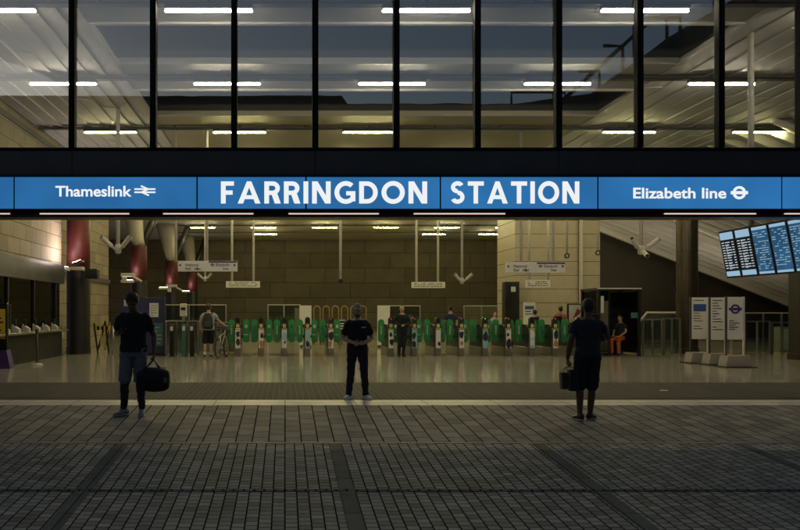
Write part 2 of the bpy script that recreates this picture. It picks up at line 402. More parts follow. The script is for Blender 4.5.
# lamps: tubes under dark channels, row after row into the hall
ROWS = [15.3, 20.2, 25.65, 31.0, 36.2, 41.5, 46.8, 54.5, 59.3]
XS = [-5.6, -1.46, 2.70, 6.88, 11.03, 15.2]
proto = None
proto2 = None
def make_tube(loc, m_tube=m_tube):
    t = thing('ceiling_light', 'x', 'ceiling light', loc)
    x, y, z = loc
    mb = MB(); mb.box(x-.84, x+.84, y-.09, y+.09, z+.03, z+.10, .008); mb.build('housing', m_lampbox, t)
    mb = MB(); mb.tube([(x-.82, y, z), (x+.82, y, z)], .021, 10, True); mb.build('tube', m_tube, t)
    return t
for r, y in enumerate(ROWS):
    rowname = 'rear end' if r > 6 else ORD[r]
    t = thing('lighting_channel', f'dark grey channel across the ceiling carrying the {ORD[r]} row of tube lamps from the street', 'lighting channel', (2.7, y, H+.105), 0, 'channels that carry the ceiling lamps')
    mb = MB(); mb.box(-7.9, 18 if r < 3 else 20, y-.09, y+.09, H+.105, CZ-.06); mb.build('channel', m_track, t)
    mb = MB()
    for x in [XS[0]+2.08*k for k in range(0, 11)]: mb.box(x-.03, x+.03, y-.03, y+.03, CZ-.055, CZ+.02)
    mb.build('bracket', m_track, t)
    for c, x in enumerate(XS):
        if r == 2 and c == 3: continue        # one lamp of the third row is out
        if r == 8 and c in (2, 3, 0): continue
        if r == 0 and c == 5: continue
        if r < 2 and proto is None: o = proto = make_tube((x, y, H))
        elif r >= 2 and proto2 is None: o = proto2 = make_tube((x, y, H), m_tube2)
        else:
            o = copy_tree(proto if r < 2 else proto2); o.location = (x, y, H)
        n = c+1
        if r < 3: lab = f'{ORD[n-1]} tube lamp from the left in the {ORD[r]} ceiling row seen through the upper glazing'
        elif r < 7: lab = f'{ORD[n-1]} tube lamp from the left in ceiling row {r+1}, behind the blue sign band'
        else: lab = f'{ORD[n-1]} tube lamp from the left in the {"lower" if r == 8 else "upper"} row above the far stone wall'
        tag(o, lab, 'ceiling light', 'white tube lamps on the hall ceiling')

# ================================================================== HALL WALLS
BW = 66.0
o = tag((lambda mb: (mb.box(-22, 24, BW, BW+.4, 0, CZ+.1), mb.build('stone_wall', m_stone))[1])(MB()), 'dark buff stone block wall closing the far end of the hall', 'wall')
# left stone wall above the ticket office
LW = -8.0
t = thing('stone_wall', 'pale buff stone wall along the left side above the ticket office windows', 'wall', (LW, 26, 0))
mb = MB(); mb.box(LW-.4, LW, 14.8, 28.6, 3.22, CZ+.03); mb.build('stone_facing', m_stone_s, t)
mb = MB(); mb.box(LW-.4, LW+.05, 14.8, 28.6, H-.18, H-.02); mb.build('coping', m_track, t)
t = thing('stone_wall', 'pale stone side wall behind the nearest red topped pillar', 'wall', (LW-.6, 34, 0))
mb = MB(); mb.box(LW-1.0, LW-.6, 30.2, 39, 0, CZ-.0); mb.build('stone_facing', m_stone_s, t)
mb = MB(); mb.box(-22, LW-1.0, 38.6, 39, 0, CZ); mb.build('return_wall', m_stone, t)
mb = MB(); mb.box(LW-.62, LW-.52, 30.2, 39, 2.9, 3.1); mb.build('string_course', m_track, t)
# ticket office under it
t = thing('ticket_office', 'dark ticket office with glazed counter below the left stone wall', 'ticket office', (LW, 22, 0))
m_off = M('dark office interior', (.05, .048, .045), .6)
mb = MB(); mb.box(LW-.32, LW+.12, 14.8, 28.6, 2.55, 3.22, .01); mb.build('fascia', m_fasc, t)
mb = MB(); mb.box(LW-.2, LW+.06, 14.8, 28.4, 0, .88); mb.build('base_wall', m_dark, t)
mb = MB(); mb.box(LW-3, LW-2.9, 14.8, 28.6, 0, 3.2); mb.box(LW-2.9, LW-.2, 28.45, 28.55, 0, 3.2); mb.box(LW-2.9, LW-.02, 14.8, 28.4, 3.05, 3.2); mb.build('interior_wall', m_off, t)
mb = MB(); mb.box(LW-.02, LW-.005, 14.8, 28.4, .95, 2.55); mb.build('glass', m_gldark, t)
mb = MB(); mb.box(LW-.35, LW+.32, 14.8, 28.4, .88, .945, .01); mb.build('counter', m_steel, t)
for y in (18.2, 20.6, 23.0, 25.4, 27.8):
    mb = MB(); mb.box(LW-.05, LW+.05, y-.05, y+.05, .95, 2.55); mb.build('mullion', m_black, t)
k = 0
for y in (22.4, 23.3, 24.2, 25.2, 26.2, 27.2):
    tt = thing('card_machine', f'{ORD[k]} small pale card machine along the ticket office counter from the front', 'card machine', (LW+.18, y, .945), 0, 'pale machines on the ticket counter')
    k += 1
    mb = MB(); mb.prism([(-.1, 0), (.1, 0), (.1, .10), (-.1, .24)], Vector((LW+.18, y-.11, .945)), XA, ZA, YA, .22); mb.build('body', m_pale, tt)
    mb = MB(); mb.box(LW+.12, LW+.17, y-.06, y+.06, 1.13, 1.33, .01); mb.build('screen', m_black, tt)
t = thing('added_wall_spot', 'small added spotlight on the pillar bracket washing the left stone wall', 'spotlight', (LW+.35, 27.3, 3.4))  # added lamp with unseen fitting, put in to wash the stone wall
mb = MB(); mb.box(LW+.55, LW+1.0, 27.7, 28.0, 3.0, 3.12, .02); mb.tube([(LW+.75, 28.1, 3.08), (LW+.6, 29.5, 3.08)], .035); mb.build('body', m_pale, t)
fu, fn = Vector((.94, 0, .34)), Vector((-.34, 0, .94)); O = Vector((LW+.78, 27.86, 3.30))
mb = MB(); mb.prism([(-.21, -.17), (.21, -.17), (.21, .17), (-.21, .17)], O, YA, fu, -fn, .07); mb.build('shade', m_track, t)
mb = MB(); mb.prism([(-.19, -.15), (.19, -.15), (.19, .15), (-.19, .15)], O+fn*.003, YA, fu, fn, .003); mb.build('lamp', EM('added wall washer lamp', (1, .80, .74), 210), t)

# right: cream panelled block, slanting soffit, dark lower wall
t = thing('panel_wall', 'cream panelled wall block standing to the right behind the gates', 'wall', (12.3, 37.5, 0))
mb = MB(); mb.box(X(515, 36), X(600, 36), 36, 39, 0, CZ+.0); mb.build('panel_facing', m_panel, t)
mb = MB(); mb.box(X(578.6, 36), X(581.5, 36), 35.9, 36.1, 0, CZ-.02); mb.build('joint_cover', m_track, t)
mb = MB(); mb.box(X(579.5, 35.8), X(582.5, 35.8), 35.75, 35.89, 0, CZ-.03); mb.build('rain_pipe', m_pale, t)
t = thing('slanting_soffit', 'pale boarded soffit slanting down to the right behind the departure screens', 'soffit', (23, 38, 4))
xa, za, xb, zb = X(603, 45), Z(226, 45), X(812, 45), Z(309, 45)
sl = Vector((xb-xa, 0, zb-za)).normalized(); nn = Vector((-sl.z, 0, sl.x)) if sl.x*1 > 0 else None
L = (Vector((xb, 0, zb))-Vector((xa, 0, za))).length
t2 = MB(); y = 22.0; k = 0
m_soff = M('soffit board', (.66, .64, .59), .6, var=.12, scale=1.2, bump=.1)
while y < 45:
    y2 = min(y+.95, 45)
    t2.add([tuple(Vector((xa, 0, za))+sl*u+YA*yy+nn*dn) for u in (-3, L+1.5) for (yy, dn) in ((y, 0.0), (y2-.06, .26), (y2-.06, .5), (y, .5))], [(0, 1, 5, 4), (1, 2, 6, 5), (2, 3, 7, 6), (3, 0, 4, 7), (0, 3, 2, 1), (4, 5, 6, 7)])
    y = y2
t2.build('boarding', m_soff, t)
for dy in (24.6, 31.5, 38.4):
    mb = MB()
    mb.prism([(-3, -.10), (L+1.5, -.10), (L+1.5, .02), (-3, .02)], Vector((xa, dy, za)), sl, nn, YA, .18); mb.build('rib', m_soff, t)
mb = MB(); mb.prism([(-3, -.32), (L+1.5, -.32), (L+1.5, .3), (-3, .3)], Vector((xa, 45.01, za)), sl, nn, YA, .25); mb.build('edge_beam', m_pale, t)
t = tag((lambda mb: (mb.box(X(600, 36)+.02, 34, 47, 47.3, 0, CZ-.01), mb.build('rear_wall', M('brown rear wall', (.05, .042, .033), .6, var=.4, scale=.5)))[1])(MB()), 'dark wall under the slanting soffit at the right rear', 'wall')
t = tag((lambda mb: (mb.box(33.6, 34, 14.8, 47, 0, CZ-.01), mb.build('side_wall', m_dark))[1])(MB()), 'dark side wall at the far right of the hall', 'wall')

# ================================================================== FACADE
FD = 14.5
zA, zB, zC, zD = Z(217.5, FD), Z(209, FD), Z(176.5, FD), Z(150, FD)
GX0, GX1, GZ1 = -14.0, 20.0, 9.6
t = thing('glazed_wall', 'tall glazed curtain wall with black mullions above the blue station sign', 'curtain wall', (2.7, FD, zD))
step = 81.0*FD/F
x0m = X(72.3, FD)
mx = [x0m+step*k for k in range(-6, 13)]
for a, b in zip(mx[:-1], mx[1:]):
    mb = MB(); mb.box(a+.055, b-.055, FD+.05, FD+.062, zD+.045, GZ1); mb.build('pane', m_glass, t)
for a in mx:
    mb = MB(); mb.box(a-.055, a+.055, FD-.06, FD+.11, zD+.04, GZ1, .008)
    mb.box(a-.018, a+.018, FD-.10, FD-.061, zD+.04, GZ1, .004)
    mb.build('mullion', m_mull, t)
mb = MB(); mb.box(mx[0], mx[-1], FD-.04, FD+.22, zD-.015, zD+.038, .006); mb.build('transom', m_mull, t)
mb = MB(); mb.box(mx[0], mx[-1], FD-.08, FD+.24, GZ1+.002, GZ1+.5, .01); mb.build('head_beam', m_mull, t)
t = thing('fascia_beam', 'near black steel beam running across the entrance above the blue sign', 'beam', (2.7, FD, zC))
mb = MB()
xx = mx[0]
while xx < mx[-1]-.01:
    mb.box(xx+.004, xx+step*3-.004, FD-.02, FD+.40, zC+.03, zD-.018, .006); xx += step*3
mb.build('cladding', m_fasc, t)
mb = MB(); mb.box(mx[0], mx[-1], FD-.09, FD+.38, zC, zC+.028); mb.build('drip_edge', m_black, t)
mb = MB(); mb.box(mx[0], mx[-1], FD+.02, FD+.40, zA, zC-.002); mb.build('backing', m_black, t)
mb = MB(); mb.box(mx[0], mx[-1], FD-.05, FD+.018, zA, zA+.05); mb.box(mx[0], mx[-1], FD-.05, FD+.018, zB-.055, zB-.01); mb.box(mx[0], mx[-1], FD-.012, FD+.018, zA+.05, zB-.055); mb.build('lamp_trough', m_black, t)

# light strips in the trough under the sign
k = 0
for (a, b) in ((-85, 11), (40, 130), (163, 254), (288, 379), (413, 505), (663, 755), (783, 875)):
    x0, x1 = X(a, FD), X(b, FD)
    where = ['at the far left edge under the blue sign', 'under the Thameslink panel', 'under the letters F A R R', 'under the letters N G D O N', 'under the word STATION', 'under the Elizabeth line panel', 'at the far right edge under the blue sign'][k]
    t = thing('strip_light', 'pink white strip lamp '+where, 'strip light', ((x0+x1)/2, FD-.03, zA+.06), 0, 'strip lamps below the sign'); k += 1
    mb = MB(); mb.box(x0, x1, FD-.058, FD-.014, zA+.075, zA+.098, .004); mb.build('holder', m_pale, t)
    mb = MB(); mb.box(x0+.01, x1-.01, FD-.055, FD-.016, zA+.052, zA+.068); mb.build('tube', m_strip, t)

# station sign
SY = FD-.14
def SX(px): return X(px, SY)
def SZ(py): return Z(py, SY)
t = thing('station_sign', 'long blue backlit sign reading Thameslink, FARRINGDON STATION and Elizabeth line', 'station sign', (2.5, SY, SZ(209)))
seams = [-330, -169, 14, 197, 306, 440.5, 598, 782, 965, 1100]
for a, b in zip(seams[:-1], seams[1:]):
    mb = MB(); mb.box(SX(a)+.014, SX(b)-.014, SY, SY+.012, SZ(208.6), SZ(177.2)); mb.build('sign_panel', m_blue, t)
mb = MB(); mb.box(SX(seams[0]), SX(seams[-1]), SY-.012, SY+.10, SZ(177.0), SZ(175.6)); mb.box(SX(seams[0]), SX(seams[-1]), SY-.012, SY+.10, SZ(210.0), SZ(208.8)); mb.box(SX(seams[0]), SX(seams[-1]), SY+.014, SY+.14, SZ(208.7), SZ(177.1)); mb.build('frame', m_black, t)

def glyphs(mb, word, px0, px1, py_base, py_top, wt=.205, gap=.165):
    """a broad, even-stroke sans drawn stroke by stroke; cap height 1"""
    GW = dict(F=.56, A=.98, R=.68, I=wt, N=.80, G=.90, D=.80, O=1.0, S=.66, T=.76)
    tot = sum(GW[c] for c in word)+gap*(len(word)-1)
    h = SZ(py_top)-SZ(py_base); wdt = SX(px1)-SX(px0); kx = wdt/tot; kz = h
    O = Vector((SX(px0), SY-.004, SZ(py_base))); N = Vector((0, -1, 0)); cnt = [0]
    U, V = XA*kx, ZA*kz
    def bar(poly, x):
        cnt[0] += 1; mb.prism([(p[0]+x, p[1]) for p in poly], O+N*(.0004*(cnt[0] % 6)), U, V, N, .014)
    def rect(x, a, b, c, d): bar([(a, c), (b, c), (b, d), (a, d)], x)
    def arc(x, cx, cz, rx, rz, a0, a1, n=26, w_=wt):
        cnt[0] += 1; o = O+N*(.0004*(cnt[0] % 6))
        q = []; fs = []
        for i in range(n+1):
            a = R(a0+(a1-a0)*i/n)
            pi, po = (x+cx+(rx-w_)*math.cos(a), cz+(rz-w_)*math.sin(a)), (x+cx+rx*math.cos(a), cz+rz*math.sin(a))
            for p in (pi, po):
                q.append(o+U*p[0]+V*p[1]); q.append(o+U*p[0]+V*p[1]+N*.014)
        for i in range(n):
            A, B = i*4, i*4+4
            fs += [(A+1, A+3, B+3, B+1), (A, B, B+2, A+2), (A, A+1, B+1, B), (A+2, B+2, B+3, A+3)]
        mb.add(q, fs)
    x = 0.0
    for c in word:
        W = GW[c]
        if c == 'F': rect(x, 0, wt, 0, 1); rect(x, wt, W, 1-wt*.92, 1); rect(x, wt, W*.9, .40, .40+wt*.92)
        elif c == 'A':
            e = wt*1.12; m_ = W/2
            bar([(0, 0), (e, 0), (m_+e*.42, 1), (m_-e*.42, 1)], x); bar([(W-e, 0), (W, 0), (m_+e*.42, 1), (m_-e*.42, 1)], x); rect(x, .24*W, .76*W, .20, .20+wt*.85)
        elif c == 'R':
            rect(x, 0, wt, 0, 1); r = .305
            rect(x, wt, W-r, 1-wt*.92, 1); rect(x, wt, W-r, 1-2*r, 1-2*r+wt*.92); arc(x, W-r-.01, 1-r, r, r, -90, 90, w_=wt*.94)
            bar([(wt+.10, .44), (wt+.36, .44), (W+.03, 0), (W-.23, 0)], x)
        elif c == 'I': rect(x, 0, wt, 0, 1)
        elif c == 'N':
            rect(x, 0, wt, 0, 1); rect(x, W-wt, W, 0, 1); bar([(0, 1), (wt*1.15, 1), (W, 0), (W-wt*1.15, 0)], x)
        elif c == 'G':
            arc(x, W*.545, .5, W*.545, .515, 48, 318); rect(x, W*.56, W, .37, .37+wt*.9); rect(x, W-wt, W, .10, .37+wt*.9)
        elif c == 'D':
            rect(x, 0, wt, 0, 1); rect(x, wt, .36, 1-wt*.95, 1); rect(x, wt, .36, 0, wt*.95); arc(x, .34, .5, W-.34, .5, -90, 90, w_=wt*.97)
        elif c == 'O': arc(x, W/2, .5, W/2, .515, 0, 360, 44)
        elif c == 'S':
            r1, r2 = .272, .30
            arc(x, W/2, 1.01-r1, W*.47, r1, 28, 270, w_=wt*.93); arc(x, W/2, r2-.012, W*.5, r2, -155, 90, w_=wt*.93)
        elif c == 'T': rect(x, 0, W, 1-wt*.92, 1); rect(x, W/2-wt/2, W/2+wt/2, 0, 1-wt*.92)
        x += W+gap
mb = MB(); glyphs(mb, 'FARRINGDON', 221, 427, 203.6, 181.6); mb.build('lettering', m_white, t)
mb = MB(); glyphs(mb, 'STATION', 450.5, 579, 203.6, 181.6); mb.build('lettering', m_white, t)
mb = MB()
NF = Vector((0, -1, 0))
text_mesh(mb, 'Thameslink', Vector((SX(55.5), SY-.004, SZ(196.3))), XA, ZA, NF, width=SX(131.8)-SX(55.5), height=(SZ(185.6)-SZ(196.3)), bold=.022)
mb.build('small_lettering', m_white, t); mb = MB()
text_mesh(mb, 'Elizabeth line', Vector((SX(633), SY-.004, SZ(198.2))), XA, ZA, NF, width=SX(726)-SX(633), height=(SZ(187.4)-SZ(198.2)), bold=.022)
mb.build('small_lettering', m_white, t)
# double-arrow railway symbol
mb = MB(); k = (SX(155.5)-SX(134.5))/2; cz = SZ(190.8); cx = SX(145); O = Vector((cx, SY-.004, cz))
U, V = XA*k, ZA*k
def bar2(p, q, wd, j):
    p, q = Vector((p[0], p[1], 0)), Vector((q[0], q[1], 0)); d = (q-p).normalized(); n = Vector((-d.y, d.x, 0))*wd/2
    mb.prism([((p+n).x, (p+n).y), ((q+n).x, (q+n).y), ((q-n).x, (q-n).y), ((p-n).x, (p-n).y)], O+NF*.0004*j, U, V, NF, .012)
bar2((-1, .15), (1, .15), .145, 0); bar2((-1, -.15), (1, -.15), .145, 1)
bar2((-.38, .45), (.30, .15), .15, 2); bar2((-.30, -.15), (.38, -.45), .15, 3); bar2((.30, .15), (-.30, -.15), .15, 4)
mb.build('rail_symbol', m_white, t)
mb = MB(); O = Vector((SX(739), SY-.004, SZ(192.8)))
mb.ring(O, XA, ZA, NF, .072, .118, .012, n=40); mb.box(O.x-.152, O.x+.152, SY-.019, SY-.0045, O.z-.027, O.z+.027)
mb.build('roundel', m_white, t)

# building across the street, seen only as a dark outline mirrored in the glass
t = thing('office_building', 'dark stepped roof building across the street mirrored in the upper glass', 'building', (2, -16, -2.2))
m_opp = BR('dark brick', (.05, .04, .033), (.07, .055, .045), (.05, .045, .04), .45, .15, 'XZ', bump=.2, rough=.8)
prof = [(-70, -2.3), (70, -2.3), (70, 24), (40, 21.5), (23.5, 17.9), (19.6, 15.6), (15.8, 12.8), (11.8, 12.25), (3.2, 12.25), (2.9, 12.65), (-30, 12.65), (-34, 15), (-70, 15)]
mb = MB(); mb.prism(prof, Vector((0, -20, 0)), XA, ZA, YA, 8); mb.build('wall', m_opp, t)
mb = MB()
pts = [(14.5, 12.6), (18.9, 16.6), (19.0, 16.9), (20.6, 16.9), (20.6, 16.2)]
mb.tube([(p[0], -12.6, p[1]) for p in pts], .11, 6); mb.tube([(17.6, -12.6, 14.2), (17.6, -12.6, 15.4), (16.6, -12.6, 15.4)], .10, 6); mb.tube([(16.4, -12.6, 13.2), (16.4, -12.6, 14.1), (15.3, -12.6, 14.1)], .10, 6); mb.tube([(19.9, -12.6, 15.8), (19.9, -12.6, 16.9)], .09, 6)
mb.tube([(11.8, -12.6, 12.2), (11.8, -12.6, 13.0), (14.6, -12.6, 13.0), (14.6, -12.6, 12.4)], .08, 6)
mb.build('railing', m_opp, t)

# ================================================================== PILLARS
m_upf = M('uplighter housing', (.62, .60, .55), .45)
def pillar(px, d, hw, label, struts=True):
    cx = X(px, d); t = thing('pillar', label, 'pillar', (cx, d, 0), 0, 'red topped pillars along the left side')
    mb = MB(); mb.lathe([(hw*1.05, 0), (hw*1.05, .25), (hw, .252), (hw, 3.2)], (cx, d, 0), 28); mb.build('shaft', m_dark, t, smooth=False)
    mb = MB(); mb.lathe([(hw*.985, 3.202), (hw*.985, 4.95), (hw*.8, 5.0)], (cx, d, 0), 28); mb.build('red_collar', m_red, t, smooth=True)
    mb = MB(); mb.tube([(cx+.02, d, 4.97), (cx-.10, d+.1, 5.3), (cx-.55, d+.6, CZ-.05)], [.30, .34, .62], 16); mb.build('strut', m_strut, t, smooth=True)
    mb = MB(); mb.tube([(cx+.12, d+.25, 4.97), (cx+.9, d+1.6, CZ-.06)], [.18, .22], 12); mb.build('strut', m_dark, t, smooth=True)
    mb = MB(); x0 = cx-hw*1.25
    mb.box(x0-.22, x0+.40, d-hw-.62, d-hw-.20, 3.04, 3.18, .02); mb.box(x0+.05, x0+.15, d-hw-.22, d-hw*.6, 3.06, 3.14); mb.build('uplighter', m_upf, t)
    mb = MB(); mb.box(x0-.16, x0+.34, d-hw-.58, d-hw-.24, 3.184, 3.192)
    lm = mb.build('uplighter_lamp', m_upl, t)
    return t
pillar(78.5, 29.8, .43, 'nearest dark round pillar with red glowing top, beside the ticket office')
pillar(139, 41.6, .42, 'second dark pillar with a red top, behind the man with the holdall')
pillar(172, 53.8, .42, 'third red topped pillar, behind the left hanging direction sign')
pillar(192.5, 62.5, .40, 'farthest red topped pillar, close to the far stone wall')
# dark box lamp on the nearest pillar
t = thing('monitor', 'dark boxy monitor bracketed to the nearest pillar', 'monitor', (X(92, 28.9), 28.9, 3.0))
mb = MB(); mb.box(X(86, 28.9), X(98.5, 28.9), 28.7, 29.1, Z(279, 28.9), Z(269, 28.9), .02); mb.build('body', m_black, t)
mb = MB(); mb.tube([(X(90, 28.9), 29.0, Z(270, 28.9)), (X(85, 29.2), 29.4, Z(266, 29))], .04); mb.build('bracket', m_black, t)

t = thing('column', 'dark bronze clad steel column standing at the right of the hall', 'column', (X(687, 30), 30, 0))
mb = MB(); mb.lathe([(.44, 0), (.44, .18), (.375, .182), (.375, CZ-.01)], (X(687, 30), 30, 0), 26); mb.build('shaft', m_steeld, t, smooth=False)
for z in (1.9, 3.8, 5.7):
    mb = MB(); mb.lathe([(.378, z), (.384, z+.003), (.384, z+.03), (.378, z+.033)], (X(687, 30), 30, 0), 26); mb.build('joint_ring', m_black, t)
t = thing('column', 'square dark column at the far right edge under the screens', 'column', (X(803, 26), 26, 0))
mb = MB(); mb.box(X(794, 26), X(813, 26), 25.7, 26.3, 0, 6.4, .02); mb.build('shaft', m_dark, t)
mb = MB(); mb.box(X(794, 26)-.03, X(813, 26)+.03, 25.67, 26.33, 0, .2, .01); mb.build('plinth', m_steeld, t)

# ================================================================== THINGS HUNG FROM THE CEILING
TOP = CZ-.01
def hang_sign(px0, px1, py0, py1, d, rods, label, kind, group):
    x0, x1, z0, z1 = X(px0, d), X(px1, d), Z(py1, d), Z(py0, d)
    t = thing('hanging_sign', label, 'hanging sign', ((x0+x1)/2, d, z0), 0, group)
    mb = MB(); mb.box(x0, x1, d-.05, d+.05, z0, z1, .008); mb.build('sign_panel', m_sign, t)
    for p in rods:
        mb = MB(); mb.tube([(X(p, d), d, z1-.01), (X(p, d), d, TOP)], .045 if kind == 'route' else .055, 10); mb.build('hanger_rod', m_pale, t, smooth=True)
    h = z1-z0; W_ = x1-x0; fy = d-.0515
    mb = MB()
    if kind == 'route':
        mb2 = MB(); mb2.box(x0+W_*.52, x1-.01, d-.055, d-.051, z1-h*.17, z1-h*.02); mb2.build('colour_strip', m_purple, t)
        O = lambda fx, fz: Vector((x0+W_*fx, fy, z0+h*fz))
        text_mesh(mb, 'National', O(.13, .50), XA, ZA, NF, height=h*.27, bold=.01); text_mesh(mb, 'Rail', O(.13, .14), XA, ZA, NF, height=h*.27, bold=.01)
        text_mesh(mb, 'Elizabeth', O(.64, .50), XA, ZA, NF, height=h*.27, bold=.01); text_mesh(mb, 'line', O(.76, .14), XA, ZA, NF, height=h*.27, bold=.01)
        for (fx, dr) in ((.035, -1), (.955, 1)):
            c = O(fx, .6); mb.prism([(-dr*h*.10, -h*.14), (dr*h*.12, 0), (-dr*h*.10, h*.14)], c, XA, ZA, NF, .003)
        c = O(.33, .24)
        for q in (-.05, .05): mb.prism([(-h*.3, h*(q-.025)), (h*.3, h*(q-.025)), (h*.3, h*(q+.025)), (-h*.3, h*(q+.025))], c, XA, ZA, NF, .003)
        mb.prism([(-h*.1, h*.16), (-.0, h*.16), (h*.1, -h*.16), (0, -h*.16)], c, XA, ZA, NF, .0035)
        c = O(.58, .62); mb.ring(c, XA, ZA, NF, h*.09, h*.14, .003, n=20); mb.prism([(-h*.18, -h*.03), (h*.18, -h*.03), (h*.18, h*.03), (-h*.18, h*.03)], c, XA, ZA, NF, .0035)
    else:
        rr = random.Random(int(px0)); n = 3
        for i in range(n):
            zz = z0+h*(.2+.25*i); q = x0+W_*.08
            while q < x0+W_*.9:
                wd = rr.uniform(.03, .12)
                if i == 0 or rr.random() < .75: mb.box(q, min(q+wd, x0+W_*.93), fy-.002, fy, zz, zz+h*.11)
                q += wd+.03
    mb.build('lettering', m_ink, t)
    return t
hang_sign(178, 237.5, 261, 271.5, 26, (176, 207), 'left long hanging sign to National Rail and Elizabeth line', 'route', 'hanging direction signs')
hang_sign(505.5, 565, 262.3, 272.8, 26, (521, 553), 'right long hanging sign to National Rail and Elizabeth line, by the cream wall', 'route', 'hanging direction signs')
hang_sign(226, 260, 281.3, 287.6, 36, (232, 253.5), 'small white notice hung on two rods left of the middle of the hall', 'small', 'small hanging notices')
hang_sign(411.5, 445, 282, 288, 36, (416.5, 438), 'small white notice hung on two rods above the middle gates', 'small', 'small hanging notices')
hang_sign(525.5, 550, 280, 287.5, 33, (529, 548), 'small notice hung below the right direction sign', 'small', 'small hanging notices')

def cam_cluster(px, py, d, label, n=2, s=1.0):
    x, z = X(px, d), Z(py, d)
    t = thing('security_camera', label, 'security camera', (x, d, z), 0, 'white security cameras hung from the ceiling')
    mb = MB(); mb.tube([(x, d, z), (x, d, TOP)], .05*s, 10); mb.build('drop_pole', m_pale, t, smooth=True)
    mb = MB(); mb.lathe([(.02, -.13*s), (.08*s, -.10*s), (.09*s, .06*s), (.06*s, .12*s)], (x, d, z), 16); mb.build('hub', m_pale, t, smooth=True)
    for k in range(n):
        s_ = (-1, 1, 0)[k]
        mb = MB(); a = Vector((x+s_*.06*s, d-.06, z-.02)); b = a+(Vector((s_*.30*s, -.22*s, .30*s)) if s_ else Vector((0, -.32*s, -.16*s)))
        mb.tube([a, a+(b-a)*.25, a+(b-a)*.26, b], [.03*s, .03*s, .06*s, .06*s], 10); mb.build('camera_body', m_pale, t)
        mb = MB(); dd = (b-a).normalized(); mb.tube([b, b+dd*.012], .045*s, 12); mb.build('lens', m_black, t)
    return t
cam_cluster(118, 249, 23.5, 'pair of white cameras on a pole nearest the ticket office', 2, 1.15)
cam_cluster(641, 250, 24.5, 'three white cameras on a pole in front of the slanting soffit', 3, 1.15)
cam_cluster(462, 281, 31, 'pair of white cameras on a long pole left of the cream wall', 2, .95)
cam_cluster(205, 279, 33, 'pair of cameras on a thin pole beneath the left direction sign', 2, .8)
for (px, py, d, lab) in ((340.5, 279, 30, 'single white rod with a small black box end, above the man in the cap'), (567, 253, 29, 'thin white rod with a ring end in front of the cream wall'), (598, 250, 29, 'thin white rod with a ring end at the right corner of the cream wall')):
    x, z = X(px, d), Z(py, d); t = thing('hanging_rod', lab, 'hanging rod', (x, d, z), 0, 'single rods hung from the ceiling')
    mb = MB(); mb.tube([(x, d, z), (x, d, TOP)], .055 if px < 400 else .035, 10); mb.build('rod', m_pale, t, smooth=True)
    mb = MB()
    if px < 400: mb.box(x-.09, x+.09, d-.07, d+.07, z-.16, z-.002, .015)
    else: mb.ring(Vector((x, d-.02, z-.10)), XA, ZA, YA, .05, .10, .04, n=20)
    mb.build('end_fitting', m_black if px < 400 else m_track, t)
# cameras bracketed to the second pillar
for (px, py, d, lab) in ((128, 279, 40.5, 'white camera pair bracketed to the second pillar'), (172, 289, 52.8, 'pale camera bracketed to the third pillar')):
    x, z = X(px, d), Z(py, d); t = thing('pillar_camera', lab, 'security camera', (x, d, z))
    mb = MB(); mb.box(x-.35, x+.35, d-.15, d+.05, z+.12, z+.30, .03); mb.build('camera_body', m_pale, t)
    mb = MB(); mb.box(x-.28, x-.02, d-.22, d-.155, z-.2, z+.1, .03); mb.build('floodlight', m_pale, t)
    mb = MB(); mb.tube([(x+.3, d-.02, z+.1), (x+.62, d+.3, z-.1)], .06); mb.build('bracket', m_pale, t)

